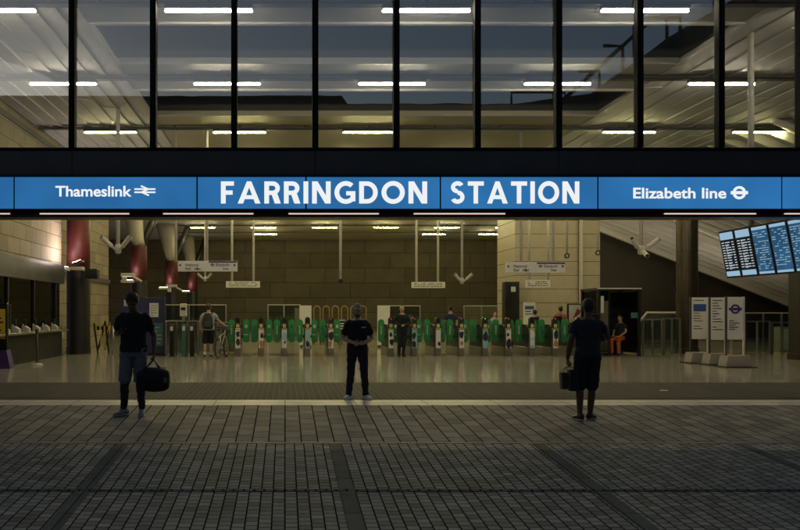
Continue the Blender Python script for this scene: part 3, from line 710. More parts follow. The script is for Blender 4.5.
# ================================================================== DEPARTURE SCREENS
m_s1 = EM('screen black glow', (.010, .012, .016), 1.0)
m_s2 = EM('screen blue', (.025, .085, .17), 1.0, .25, 2.0)
m_sh = EM('screen pale header', (.30, .46, .60), 1.0)
m_st = EM('screen text', (.50, .56, .58), 1.0)
m_st2 = EM('screen text on blue', (.28, .44, .54), 1.0)
pitch = .612
th = math.atan2(.20, 1.03)
Us = Vector((0, -1, 0)); Vs = Vector((-math.sin(th), 0, math.cos(th))); Ns = Us.cross(Vs).normalized()
if Ns.x > 0: Ns = -Ns
P0 = Vector((X(727, 18), 18.0, Z(278.3, 18)))
for k in range(6):
    O = P0+Us*(pitch*k)
    lab = ['leftmost black departure screen with white rows of trains', 'second black departure screen from the left', 'third screen, first of the blue departure lists', 'fourth departure screen from the left, blue list', 'fifth departure screen, cut by the edge of the picture', 'sixth departure screen beyond the edge of the picture'][k]
    if k == 5: continue
    t = thing('departure_screen', lab, 'departure screen', O, 0, 'tilted row of departure screens')
    hgt = 1.06; wd = pitch-.02
    mb = MB(); mb.prism([(0, 0), (wd, 0), (wd, hgt), (0, hgt)], O-Ns*.09, Us, Vs, Ns, .09); mb.build('casing', m_black, t)
    mb = MB(); mb.prism([(.035, .035), (wd-.035, .035), (wd-.035, hgt-.035), (.035, hgt-.035)], O+Ns*.001, Us, Vs, Ns, .003); mb.build('display', m_s1 if k < 2 else m_s2, t)
    mb = MB(); rr = random.Random(40+k)
    q = O+Ns*.0045
    def blk(m_, a, b, c, d): m_.prism([(a, c), (b, c), (b, d), (a, d)], q, Us, Vs, Ns, .002)
    hd = MB(); blk(hd, .04, wd-.04, hgt-.20 if k < 2 else hgt-.10, hgt-.04)
    hd.build('header', m_sh, t); hd = MB()
    blk(hd, .04, wd-.04, .04, .15 if k < 2 else .085)
    hd.build('footer', m_sh, t)
    rows = 11 if k < 2 else 17
    lo, hi = (.19, hgt-.24) if k < 2 else (.12, hgt-.14)
    for r in range(rows):
        z = hi-(hi-lo)*(r+.6)/rows; hh = (hi-lo)/rows*.34
        a = .06
        if k < 2:
            blk(mb, a, a+.10, z, z+hh); blk(mb, a+.14, a+.14+rr.uniform(.14, .24), z, z+hh); blk(mb, wd-.14, wd-.06, z, z+hh)
            if rr.random() < .6: blk(mb, a+.14, a+.14+rr.uniform(.05, .12), z-hh*.8, z-hh*.35)
        else:
            while a < wd-.08:
                b = min(a+rr.uniform(.03, .13), wd-.05)
                if rr.random() < .55: blk(mb, a, b, z, z+hh)
                a = b+.02
    mb.build('text_rows', m_st if k < 2 else m_st2, t)
t = thing('screen_hanger', 'pale poles and rail holding up the row of departure screens', 'hanger', (P0.x, 17, P0.z+1.1))
mb = MB(); b0 = P0+Vs*.8-Ns*.12; mb.tube([b0-Us*.05, b0+Us*(pitch*5)], .05); mb.build('rail', m_pale, t)
for y in (17.1, 15.5):
    b = Vector((b0.x, y, b0.z)); mb = MB(); mb.tube([b+Vector((.05, 0, -.05)), Vector((b.x+.05, y, TOP))], .06); mb.build('drop_pole', m_pale, t, smooth=True)

# ================================================================== TICKET GATES
GD = 28.2
def stadium(r, h, n=8):
    p = []
    for i in range(n+1):
        a = math.pi*i/n; p.append((r*math.cos(a), h/2-r+r*math.sin(a)))
    for i in range(n+1):
        a = math.pi+math.pi*i/n; p.append((r*math.cos(a), -h/2+r+r*math.sin(a)))
    return p
gpx = [237.8, 261.2, 284.3, 307.6, 330.8, 358, 390.8, 414.2, 437.9, 461.2, 484.8, 508.0, 531.6, 554.8, 578.2]
gst = ['white', 'orange', 'white', 'cyan', 'orange', 'white', 'white', 'cyan', 'white', 'orange', 'cyan', 'white', 'cyan', 'orange', 'white']
glt = [None, None, None, None, 'red', 'red', 'red', 'red', None, 'red', 'green', 'red', None, 'red', None]
smat = dict(white=m_whitep, orange=m_orange, cyan=m_cyan)
sname = dict(white='white', orange='orange figure', cyan='pale blue')
for k, px in enumerate(gpx):
    cx = X(px, GD)
    bits = f'{ORD[k]} ticket gate post from the left with {sname[gst[k]]} sticker' + (f' and {glt[k]} light' if glt[k] else '')
    t = thing('ticket_gate', bits, 'ticket gate', (cx, GD, 0), 0, 'row of ticket gates')
    mb = MB()
    mb.prism([(0, .10), (1.75, .10), (1.75, 1.06), (1.60, 1.10), (.2, 1.10), (.02, 1.02)], Vector((cx-.11, GD+.10, 0)), YA, ZA, XA, .17); mb.build('cabinet', m_gdark, t)
    mb = MB(); mb.box(cx-.125, cx+.075, GD+.085, GD+1.9, .0, .30, .01); mb.build('plinth', m_steel, t)
    mb = MB(); mb.box(cx-.10, cx+.10, GD-.08, GD+.095, 0, .98, .025); mb.build('front_panel', m_steel, t)
    mb = MB(); mb.prism([(-.09, .98), (.09, .98), (.09, 1.30), (.05, 1.37), (-.05, 1.37), (-.09, 1.30)], Vector((cx, GD-.05, 0)), XA, ZA, YA, .16)
    head = mb.build('reader_head', m_gdark, t)
    mb = MB(); mb.box(cx-.055, cx+.055, GD-.085, GD-.052, 1.00, 1.13, .01); mb.build('card_reader', m_yel, t)
    if glt[k]:
        mb = MB(); mb.ball((cx, GD-.056, 1.315), .024, .02, .024, 10); mb.build('status_light', m_redl if glt[k] == 'red' else m_grnl, t)
    else:
        mb = MB(); mb.box(cx-.06, cx+.06, GD-.056, GD-.0505, 1.2, 1.3); mb.build('display', m_black, t)
    rr = random.Random(k)
    mb = MB(); mb.box(cx-.085, cx+.085, GD-.086, GD-.081, .28, .92); stk = mb.build('sticker', smat[gst[k]] if gst[k] != 'orange' else m_whitep, t)
    # irregular printed patches
    mb = MB(); y0 = GD-.0865; pc_ = []
    for q in range(2):
        zc = .46+.26*q+rr.uniform(-.06, .06); xc = cx+rr.uniform(-.03, .03); n_ = 9; r_ = rr.uniform(.05, .13)
        mb = MB(); mb.add([(max(cx-.083, min(cx+.083, xc+r_*rr.uniform(.6, 1.1)*math.cos(6.283*w_/n_))), y0-.0006*q, zc+r_*1.5*rr.uniform(.6, 1.2)*math.sin(6.283*w_/n_)) for w_ in range(n_)], [list(range(n_))])
        mb.build('printed_patch', rr.choice([m_ink, m_gdark, m_cyan, m_whitep, m_teal]) if gst[k] != 'orange' else [m_orange, m_ink, m_ochre][q], t)
    for s in (-1, 1):
        if (k == len(gpx)-1 and s == 1): continue
        pc = Vector((cx+s*.265, GD+.62, .87))
        mb = MB(); mb.prism(stadium(.115, .84), pc, XA, ZA, YA, .035); pad = mb.build('paddle', m_green, t)
        mb = MB(); mb.prism(stadium(.085, .76), pc+Vector((0, -.004, 0)), XA, ZA, YA, .003); mb.build('pad_face', M('gate pad face', (.05, .36, .12), .3) if k == 0 and s == -1 else bpy.data.materials['gate pad face'], t)
        mb = MB()
        if s > 0:
            mb.box(pc.x-.045, pc.x+.045, pc.y-.009, pc.y-.0055, .98, 1.09); mb.box(pc.x-.08, pc.x+.06, pc.y-.009, pc.y-.0055, .72, .755)
        else: mb.box(pc.x-.02, pc.x+.02, pc.y-.009, pc.y-.0055, .74, 1.06)
        mb.build('label', m_label if (k+s) % 3 else m_teal, t)
        for hz in (.62, 1.0):
            mb = MB(); mb.box(min(cx+s*.06, cx+s*.17), max(cx+s*.06, cx+s*.17), GD+.625, GD+.65, hz, hz+.1); mb.build('hinge', m_gdark, t)

# glass screens left of the gates
def screen(px0, px1, pt, d, label, nm='glass_screen', cat='glass screen', rail=False, posts=2, group=None, base=0.0, glass=None):
    x0, x1, z1 = X(px0, d), X(px1, d), Z(pt, d)
    t = thing(nm, label, cat, ((x0+x1)/2, d, base), 0, group)
    n = posts-1
    for i in range(n):
        a, b = x0+(x1-x0)*i/n, x0+(x1-x0)*(i+1)/n
        mb = MB(); mb.box(a+.035, b-.035, d-.008, d+.008, base+.08, z1-.045); mb.build('pane', glass or m_gl, t)
    for i in range(posts):
        a = x0+(x1-x0)*i/n
        mb = MB(); mb.box(a-.03, a+.03, d-.04, d+.04, base, z1-.04, .006); mb.build('post', m_steel, t)
    mb = MB(); mb.box(x0-.03, x1+.03, d-.035, d+.035, z1-.038, z1, .006); mb.build('top_rail', m_pale if rail else m_steel, t)
    return t
m_gteal = GLASS('greenish screen glass', (.50, .58, .52), .08, .03, .25)
screen(166, 198, 320.5, 28.4, 'greenish glass screen with steel posts just left of the cyclist', posts=4, glass=m_gteal)
screen(199, 236, 322, 29.6, 'greenish glass wide aisle screen behind the cyclist', posts=3, glass=m_gteal)
for (px, m_, lab) in ((172, m_black, 'slim black bollard reader in front of the left glass screen'), (184, m_teal, 'green narrow pedestal in front of the left glass screen'), (192, m_black, 'slim dark pedestal next to the cyclist')):
    x = X(px, 28.0); t = thing('gate_pedestal', lab, 'pedestal', (x, 28.0, 0))
    mb = MB(); mb.box(x-.07, x+.07, 27.9, 28.1, 0, 1.12, .02); mb.build('body', m_, t)
    mb = MB(); mb.box(x-.05, x+.05, 27.875, 27.899, .9, 1.05, .008); mb.build('reader', m_label, t)
t = thing('help_point', 'white help point box on a stand behind the left glass screen', 'help point', (X(183.5, 29.5), 29.5, 0))
x = X(183.5, 29.5)
mb = MB(); mb.box(x-.13, x+.13, 29.4, 29.6, 1.38, 1.86, .04); mb.build('head', m_whitep, t)
mb = MB(); mb.box(x-.05, x+.05, 29.45, 29.55, 0, 1.375); mb.build('stand', m_steel, t)
mb = MB(); mb.box(x-.08, x+.08, 29.385, 29.399, 1.62, 1.72); mb.build('panel', m_black, t)
# navy hoarding with posters
d = 28.6; t = thing('information_hoarding', 'navy blue hoarding with pale posters behind the man with the holdall', 'hoarding', (X(143, d), d, 0))
mb = MB(); mb.box(X(121, d), X(165, d), d, d+.12, .06, Z(297.5, d), .01); mb.build('board', m_navy, t)
for (a, b, c, e, m_) in ((149.5, 158.5, 303, 317, m_whitep), (151.5, 163, 323, 346, m_teal), (124, 128.5, 300, 306, m_whitep), (126, 146, 326, 349, m_navy)):
    mb = MB(); mb.box(X(a, d), X(b, d), d-.012, d-.001, Z(e, d), Z(c, d)); pt = mb.build('poster', m_, t)
    mb = MB()
    for i in range(5):
        z = Z(e, d)+(Z(c, d)-Z(e, d))*(.12+.17*i); mb.box(X(a+1, d), X(a+1, d)+(X(b, d)-X(a, d))*random.Random(i+int(a)).uniform(.3, .8), d-.015, d-.0125, z, z+.018)
    mb.build('print', m_navy if m_ is m_whitep else m_label, pt)
mb = MB(); mb.box(X(121, d)-.05, X(165, d)+.05, d-.15, d+.3, 0, .058); mb.build('foot', m_black, t)
# hazard striped barrier by the nearest pillar
m_haz = BR('yellow and black tape', (.55, .42, .06), (.55, .42, .06), (.02, .02, .02), .16, 3, 'XZ', ms=.045, offset=0, bump=0)
d = 30.2; t = thing('folding_barrier', 'folding barrier with yellow and black tape by the nearest pillar', 'barrier', (X(102, d), d, 0))
for i, (a, b) in enumerate((((94, 323), (98, 354)), ((105, 321), (109, 354)), ((98, 350), (105, 323)), ((105, 350), (111, 322)))):
    mb = MB(); mb.tube([at(a[0], a[1], d+.05*i), at(b[0], b[1], d+.05*i)], .035); mb.build('leg', m_haz if i > 1 else m_black, t)
mb = MB(); mb.box(X(94, d), X(110, d), d-.05, d-.03, Z(330, d), Z(326, d)); mb.build('tape', m_haz, t)
# a few dark bollards and steel posts along the floor edge at left
for i, (px, py, lab) in enumerate(((62, 355, 'steel post left of the nearest pillar'), (113, 355, 'steel post right of the nearest pillar'))):
    d = 1240/(py-312); x = X(px, d); t = thing('steel_post', lab, 'post', (x, d, 0))
    mb = MB(); mb.tube([(x, d, .02), (x, d, 1.05)], .045, 12); mb.build('shaft', m_steel, t, smooth=True)
    mb = MB(); mb.lathe([(.10, 0), (.10, .02), (.05, .03)], (x, d, 0)); mb.build('base', m_steel, t)
# queue post and yellow advert totem
d = 23.4; x = X(37, d); t = thing('queue_post', 'slim dark queue post with round pale base near the ticket counter', 'queue post', (x, d, 0))
mb = MB(); mb.lathe([(.17, 0), (.17, .02), (.13, .05), (.03, .06)], (x, d, 0)); mb.build('base', m_pale, t, smooth=True)
mb = MB(); mb.tube([(x, d, .05), (x, d, .95)], .03, 12); mb.build('shaft', m_track, t, smooth=True)
mb = MB(); mb.lathe([(.045, .93), (.05, .95), (.05, 1.04), (.03, 1.06)], (x, d, 0)); mb.build('head', m_track, t, smooth=True)
d = 22.0; x0, x1 = X(-16, d), X(7, d); t = thing('poster_stand', 'yellow poster stand with dark purple base at the left edge', 'poster stand', ((x0+x1)/2, d, 0))
mb = MB(); mb.box(x0, x1, d, d+.14, .5, Z(303, d), .02); mb.build('frame', m_black, t)
mb = MB(); mb.box(x0+.04, x1-.045, d-.012, d-.001, Z(339, d), Z(309, d)); mb.build('poster', m_yellowp, t)
mb = MB()
for i in range(6): mb.box(x0+.08, x1-.1-.05*(i % 3), d-.015, d-.0125, Z(335-4*i, d), Z(335-4*i, d)+.045)
mb.build('print', m_ink, t)
mb = MB(); mb.prism([(-.05, 0), (x1-x0+.12, 0), (x1-x0+.02, .5), (.03, .5)], Vector((x0, d-.1, 0)), XA, ZA, YA, .34); mb.build('base', m_purple, t)

# ================================================================== BEYOND THE GATES
for (a, b, y, d, lab) in ((152, 226, 304.5, 44, 'glass balustrade with pale rail in front of the far wall, left'), (268, 300, 304.5, 44, 'glass balustrade with pale rail left of the yellow hoops'), (385, 420, 305.5, 44, 'short glass balustrade behind the guard at the gate'), (464, 499, 305.5, 44, 'glass balustrade left of the cream wall')):
    screen(a, b, y, d, lab, 'glass_balustrade', 'balustrade', True, 3, 'glass balustrades beyond the gates')
for (a, b, lab) in ((299.5, 311.5, 'tall white board left of the man in the cap, beyond the gates'), (377.5, 390, 'tall white board right of the man in the cap, beyond the gates')):
    d = 35; t = thing('white_board', lab, 'board', (X((a+b)/2, d), d, 0), 0, 'white boards beyond the gates')
    mb = MB(); mb.box(X(a, d), X(b, d), d, d+.1, .1, Z(305.5, d), .01); mb.build('panel', m_whitep, t)
    mb = MB(); mb.box(X(a, d)+.03, X(b, d)-.03, d-.1, d+.2, 0, .098); mb.build('foot', m_track, t)
d = 38
for i in range(6):
    px = 317+9.2*i; x = X(px, d); zt = Z(306, d); r = .15
    t = thing('hoop_rail', f'{ORD[i]} ochre hoop of the railing row from the left, beyond the gates', 'hoop rail', (x, d, 0), 0, 'ochre hoop railings')
    pts = [(x-r, d, 0), (x-r, d, zt-r)]+[(x-r*math.cos(R(q)), d, zt-r+r*math.sin(R(q))) for q in (30, 60, 90, 120, 150)]+[(x+r, d, zt-r), (x+r, d, 0)]
    mb = MB(); mb.tube(pts, .033, 8); mb.build('hoop', m_ochre, t, smooth=True)
    mb = MB(); mb.box(x-r-.06, x+r+.06, d-.06, d+.06, 0, .02); mb.build('foot_plate', m_track, t)
d = 33; x = X(340, d); t = thing('information_sign', 'small black sign with white print behind the gates, left of the cap', 'sign', (x, d, 0))
mb = MB(); mb.box(X(334.5, d), X(345.5, d), d, d+.05, Z(331, d), Z(319, d), .01); mb.build('panel', m_black, t)
mb = MB(); mb.box(X(335, d), X(345, d), d-.01, d-.001, Z(320.7, d), Z(319.6, d))
for z in (323, 325.5, 328): mb.box(X(336.5, d), X(342+z % 3, d), d-.01, d-.001, Z(z+1.2, d), Z(z, d))
mb.build('print', m_label, t)
mb = MB(); mb.tube([(x, d+.03, 0), (x, d+.03, Z(331, d))], .03); mb.build('stand', m_steel, t)
# dark door and white notice in front of the cream wall, framed poster
d = 35.8; t = thing('dark_cabinet', 'tall dark equipment cabinet at the left end of the cream wall', 'cabinet', (X(509, d), d, 0))
mb = MB(); mb.box(X(502, d), X(516.5, d), d-.45, d-.0, 0, Z(282, d), .01); mb.build('body', m_dark, t)
mb = MB(); mb.box(X(503.2, d), X(508.8, d), d-.47, d-.452, .1, Z(284, d)); mb.build('door', m_black, t)
mb = MB(); mb.box(X(509.6, d), X(515.3, d), d-.47, d-.452, .1, Z(284, d)); mb.build('door', m_black, t)
mb = MB(); mb.box(X(508, d), X(512.5, d), d-.49, d-.472, Z(292, d), Z(287, d)); mb.build('notice', m_label, t)
d = 34.5; t = thing('notice_board', 'white notice board with blue print in front of the cream wall', 'notice board', (X(529.5, d), d, 0))
mb = MB(); mb.box(X(523.5, d), X(535.5, d), d, d+.06, .9, Z(302.3, d), .01); mb.build('panel', m_whitep, t)
mb = MB(); mb.box(X(525, d), X(534, d), d-.008, d-.001, Z(309.3, d), Z(306, d)); mb.box(X(525, d), X(531, d), d-.008, d-.001, Z(312, d), Z(311, d)); mb.box(X(525, d), X(533, d), d-.008, d-.001, Z(314.5, d), Z(313.6, d)); mb.build('print', M('blue print', (.04, .10, .35), .5), t)
mb = MB(); mb.box(X(528, d), X(531, d), d+.01, d+.05, 0, .898); mb.build('stand', m_steel, t)
d = 30.5; t = thing('framed_poster', 'black framed white poster with red and blue stripes right of the gates', 'poster', (X(575.5, d), d, 0))
mb = MB(); mb.box(X(567.5, d), X(584.5, d), d, d+.08, Z(324, d), Z(303.6, d), .01); mb.build('frame', m_black, t)
mb = MB(); mb.box(X(568.8, d), X(583.2, d), d-.008, d-.001, Z(322.8, d), Z(304.8, d)); mb.build('sheet', m_whitep, t)
mr_, mbl = M('poster red', (.5, .05, .05), .5), M('poster blue', (.04, .08, .3), .5)
for j, m_ in ((0, mr_), (1, mbl), (2, mr_)):
    O = at(573.2+2.1*j, 318-1.6*j, d); mb = MB(); mb.prism([(0, 0), (.06, 0), (.20-.03*j, .36-.1*j), (.14-.03*j, .36-.1*j)], O, XA, ZA, NF, .012+.001*j); mb.build('stripe', m_, t)
mb = MB(); mb.tube([(X(570, d), d+.04, 0), (X(570, d), d+.04, Z(324, d))], .03); mb.tube([(X(582, d), d+.04, 0), (X(582, d), d+.04, Z(324, d))], .03); mb.build('stand', m_steel, t)

# ================================================================== BOOTH AND RIGHT-HAND BARRIERS
d = 28.0; x0, x1, zt = X(598.5, d), X(639, d), Z(287.2, d); dp = 1.5
t = thing('staff_booth', 'dark framed glass staff booth with a person in orange inside', 'booth', ((x0+x1)/2, d, 0))
for (x, y) in ((x0, d), (x1, d), (x0, d+dp), (x1, d+dp)):
    mb = MB(); mb.box(x-.05, x+.05, y-.05, y+.05, 0, zt-.12, .008); mb.build('post', m_black, t)
mb = MB(); mb.box(x0-.06, x1+.06, d-.06, d+dp+.06, zt-.118, zt-.02, .01); mb.build('roof', m_black, t)
mb = MB(); mb.box(x0-.065, x1+.065, d-.068, d-.0605, zt-.07, zt-.025); mb.build('roof_trim', m_pale, t)
mb = MB(); mb.box(x0+.05, x1-.05, d+dp-.02, d+dp+.02, 0, zt-.13); mb.build('back_panel', m_dark, t)
mb = MB(); mb.box(x0+.05, X(609, d), d-.01, d+.01, .1, zt-.14); mb.build('side_pane', m_gldark, t)
mb = MB(); mb.box(x0-.008, x0+.008, d+.06, d+dp-.06, .1, zt-.14); mb.build('side_pane', m_gldark, t)
mb = MB(); mb.box(x1-.008, x1+.008, d+.06, d+dp-.06, .1, zt-.14); mb.build('side_pane', m_gldark, t)
mb = MB(); mb.box(X(609, d)-.02, X(609, d)+.02, d-.03, d+.03, .0, zt-.13); mb.build('mullion', m_black, t)
mb = MB(); mb.box(X(631, d), X(638, d), d-.02, d+.02, Z(318, d), Z(312.5, d)); mb.build('notice', m_teal, t)
mb = MB(); mb.box(X(600.5, d), X(603.5, d), d-.03, d-.012, Z(313, d), Z(296, d)); mb.build('poster', m_label, t)
d = 28.6
screen(643, 662, 319, d, 'first glass barrier panel right of the staff booth', 'glass_barrier', 'barrier', False, 3, 'glass barriers right of the booth')
screen(664, 680, 318, d, 'second glass barrier panel, left of the bronze column', 'glass_barrier', 'barrier', False, 3, 'glass barriers right of the booth')
screen(745, 770, 321, 29.5, 'glass barrier panel right of the white totem signs', 'glass_barrier', 'barrier', False, 3, 'glass barriers right of the booth')
screen(772, 792, 322, 29.5, 'glass barrier panel beside the square dark column', 'glass_barrier', 'barrier', False, 3, 'glass barriers right of the booth')
m_sofl = EM('added soffit lamp', (1, .88, .70), 130)  # added lamps, no such fittings seen; put in to brighten the soffit
for i, (ux, uy, lab) in enumerate(((16.6, 41, 'added floor uplighter on a short post hidden behind the staff booth, lighting the soffit'), (19.4, 38, 'added floor uplighter on a short post unseen behind the left totem sign, lighting the soffit'), (22.3, 40, 'added floor uplighter on a short post unseen behind the right totem sign, lighting the soffit'))):
    t = thing('uplighter', lab, 'uplighter', (ux, uy, 0), 0, 'added uplighters below the slanting soffit')
    mb = MB(); mb.tube([(ux, uy, 0), (ux, uy, 1.2)], .05); mb.build('post', m_steel, t, smooth=True)
    mb = MB(); mb.lathe([(.06, 1.19), (.22, 1.27), (.22, 1.30), (.20, 1.30), (.19, 1.275), (.05, 1.27)], (ux, uy, 0)); mb.build('bowl', m_upf, t)
    mb = MB(); mb.add([(ux+.18*math.cos(R(q*20)), uy+.18*math.sin(R(q*20)), 1.285) for q in range(18)], [list(range(18))]); mb.build('lamp', m_sofl, t)
# escalator head behind, catching the light
d0, d1 = 34, 39
t = thing('escalator_canopy', 'pale sloping glass escalator side behind the barriers right of the booth', 'escalator', (X(665, 34), 34, 0))
mb = MB(); mb.prism([(0, .0), (2.4, 0), (2.4, .55), (1.5, 1.35), (.3, 1.35), (0, 1.0)], Vector((X(640, d0), d0, .12)), XA, ZA, YA, .05); mb.build('side_panel', m_gteal, t)
mb = MB(); mb.tube([Vector((X(640, d0), d0+.02, 1.15)), Vector((X(640, d0)+.3, d0+.02, 1.52)), Vector((X(640, d0)+1.5, d0+.02, 1.52)), Vector((X(640, d0)+2.4, d0+.02, .72))], .05); mb.build('handrail', m_pale, t)
mb = MB(); mb.box(X(640, d0)-.05, X(640, d0)+2.45, d0-.1, d0+1.2, 0, .118); mb.build('base', m_steel, t)
screen(745, 800, 312.5, 33, 'long glass balustrade behind the totem signs under the soffit', 'glass_balustrade', 'balustrade', True, 4)
t = thing('steel_cabinet', 'pale steel cabinet low under the screens at the right', 'cabinet', (X(786, 31), 31, 0))
mb = MB(); mb.box(X(780, 31), X(791, 31), 31, 31.4, .0, Z(327, 31), .01); mb.build('body', m_conc, t)
mb = MB(); mb.box(X(781, 31), X(790, 31), 30.985, 30.999, .1, Z(329, 31)); mb.build('door', m_pale, t)

# totem signs
tot = ((691, 707.3, 297.5, 339, 365.5, 'left white totem sign with a blue block of print'), (710, 724.7, 297.5, 340, 367, 'middle white totem sign with plain dark print'), (726.5, 743, 297, 339.5, 369.5, 'right white totem sign with a dark roundel'))
for k, (a, b, y0, y1, yb, lab) in enumerate(tot):
    d = 1240/(yb-2.5-312); x0, x1, zt, zb = X(a, d), X(b, d), Z(y0, d), Z(y1, d); cx = (x0+x1)/2
    t = thing('totem_sign', lab, 'totem sign', (cx, d, 0), 0, 'white totem signs at the right')
    for x in (x0-.015, x1+.015):
        mb = MB(); mb.box(x-.022, x+.022, d-.03, d+.03, .30, zt+.01, .004); mb.build('post', m_track if x < cx else m_pale, t)
    mb = MB(); mb.box(x0+.01, x1-.01, d-.025, d+.02, zb, zt, .006); mb.build('panel', m_whitep, t)
    mb = MB(); mb.prism([(-.36, .03), (.36, .03), (.30, .33), (-.30, .33)], Vector((cx, d-.22, 0)), XA, ZA, YA, .44); mb.build('base', m_conc, t)
    mb = MB(); mb.box(cx-.44, cx+.44, d-.36, d+.34, 0, .03, .01); mb.build('foot_mat', m_rubber, t)
    mb = MB(); rr = random.Random(k); fy = d-.028
    if k == 0:
        m2 = MB(); m2.box(x0+.06, x1-.05, fy-.002, fy, zt-.42, zt-.20); m2.build('blue_block', mbl, t)
    rows = 12 if k != 2 else 7
    for i in range(rows):
        z = zt-.10-i*.078 if k != 2 else zt-.56-i*.06
        if k == 0 and .15 < zt-z < .45: continue
        if rr.random() < .85: mb.box(x0+.06, x0+.06+(x1-x0-.12)*rr.uniform(.35, 1), fy-.002, fy, z, z+.022)
    mb.build('print', m_ink, t)
    if k == 2:
        m2 = MB(); O = Vector((cx, fy, zt-.34)); m2.ring(O, XA, ZA, NF, .085, .135, .003, n=28); m2.box(cx-.18, cx+.18, fy-.0045, fy-.0005, O.z-.035, O.z+.035); m2.build('roundel', m_purple, t)
t = thing('floor_sign', 'small pale object lying on the matting right of the man facing away', 'litter', (X(662, 17.9), 17.9, 0))
mb = MB(); mb.prism([(0, 0), (.16, .01), (.2, .10), (.06, .13)], Vector((X(660, 15.7), 15.7, .004)), XA, YA, ZA, .006); o = mb.build('sheet', m_whitep, t)
t['label'] = 'small scrap of white paper lying on the matting behind the man facing away'; t.name = 'paper_scrap'

# ================================================================== PEOPLE
m_skin_d = M('brown skin', (.12, .065, .042), .5, var=.1, scale=12)
m_skin_m = M('tan skin', (.56, .35, .24), .5, var=.1, scale=12)
m_skin_l = M('fair skin', (.50, .32, .24), .5, var=.1, scale=12)
m_lip = M('lip', (.22, .09, .07), .5)
m_eye = M('dark eye', (.01, .008, .006), .2)
m_hair = M('black hair', (.010, .009, .009), .5, var=.3, scale=60, bump=.6)
m_hairb = M('brown hair', (.045, .028, .016), .5, var=.3, scale=60, bump=.6)
m_tblack = M('black cotton', (.010, .011, .016), .85, bump=.25)
m_tgrey = M('charcoal cotton', (.022, .025, .031), .85, bump=.25)
m_navyc = M('dark navy cloth', (.012, .014, .028), .8, bump=.25)
m_shgrey = M('grey blue shorts cloth', (.15, .165, .185), .85, bump=.25)
m_legging = M('black legging', (.015, .016, .022), .7, bump=.15)
m_greytee = M('pale grey shirt', (.34, .36, .38), .85, bump=.25)
m_shoe_w = M('white shoe', (.86, .84, .80), .5)
m_shoe_g = M('blue grey shoe', (.22, .25, .30), .6)
m_shoe_d = M('dark shoe', (.02, .022, .03), .5)
m_sole = M('pale sole', (.5, .5, .48), .6)
m_cap = M('beige cap', (.46, .36, .22), .8, bump=.2)
m_purplec = M('purple knit', (.13, .05, .26), .8, bump=.3)
m_hivis = M('orange work vest', (.55, .13, .025), .7)
m_pinkc = M('coral top', (.55, .20, .13), .8)

from mathutils import noise as mnoise
def remeshed(mb, name, mats, parent, voxel, smooth_it=3, mark=None, world=False):
    me = mb.mesh(name, Vector(parent.location) if world else None); ob = bpy.data.objects.new('tmp', me); C.objects.link(ob)
    q = ob.modifiers.new('r', 'REMESH'); q.mode = 'VOXEL'; q.voxel_size = voxel
    s_ = ob.modifiers.new('s', 'SMOOTH'); s_.factor = .5; s_.iterations = smooth_it
    dg = bpy.context.evaluated_depsgraph_get(); dg.update()
    out = bpy.data.meshes.new_from_object(ob.evaluated_get(dg)); bpy.data.objects.remove(ob)
    out.name = name; out.materials.clear()
    if name in ('shirt', 'trousers', 'shorts', 'legging'):     # folds in the cloth
        sd_ = V3((random.uniform(0, 50), random.uniform(0, 50), 0)); nr = [v.normal.copy() for v in out.vertices]
        for v, n_ in zip(out.vertices, nr):
            c = v.co; q = V3((c.x*7+c.z*4.5, c.y*7, c.z*11-abs(c.x)*9))+sd_
            v.co = c+n_*(.009*(1-abs(mnoise.noise(q))*2.2)+.006*mnoise.noise(V3((c.x*22, c.y*22, c.z*16))+sd_)+.001)
    o = link(name, out, mats, parent, True)
    if mark:
        for p in out.polygons: p.material_index = mark(p.center)
    return o

V3 = Vector
def limb(mb, pts, rads, n=12): mb.tube(pts, rads, n, True)
def hand(mb, wr, d, nrm, side, curl=25, s=1.0, spread=0.0):
    """palm + four fingers + thumb; d = way the fingers point, nrm = palm side, side = +-1 picks which edge the thumb leaves"""
    d = V3(d).normalized(); nrm = V3(nrm); nrm = (nrm-d*nrm.dot(d)).normalized(); t = d.cross(nrm)*side
    wr = V3(wr)
    mb.loft([(wr-d*.03*s, t*.026*s, nrm*.022*s), (wr+d*.01*s, t*.032*s, nrm*.019*s), (wr+d*.05*s, t*.042*s, nrm*.017*s), (wr+d*.088*s, t*.041*s, nrm*.014*s), (wr+d*.098*s, t*.034*s, nrm*.010*s)], 12)
    for i, (off, ln) in enumerate(((.031, .068), (.0105, .078), (-.0105, .073), (-.031, .058))):
        p = wr+d*(.088-.004*(i == 3))*s+t*off*s; dd = d+t*(off*spread); dd.normalize(); pts = [p-d*.012*s, p]
        a = 0
        for j, f in enumerate((.45, .32, .23)):
            a += R(curl*(.7 if j == 0 else 1.0)+(3*i))
            p = p+(dd*math.cos(a)+nrm*math.sin(a))*ln*f*s; pts.append(p)
        limb(mb, pts, [.0098*s, .0098*s, .009*s, .0082*s, .007*s], 8)
    p = wr+d*.022*s+t*.030*s
    dd = (d*.62+t*.70+nrm*.35).normalized(); d2 = (d*.85+t*.15+nrm*(.3+.4*math.sin(R(curl)))).normalized()
    limb(mb, [p-dd*.012*s, p+dd*.034*s, p+dd*.034*s+d2*.026*s, p+dd*.034*s+d2*.05*s], [.015*s, .0125*s, .0105*s, .008*s], 8)

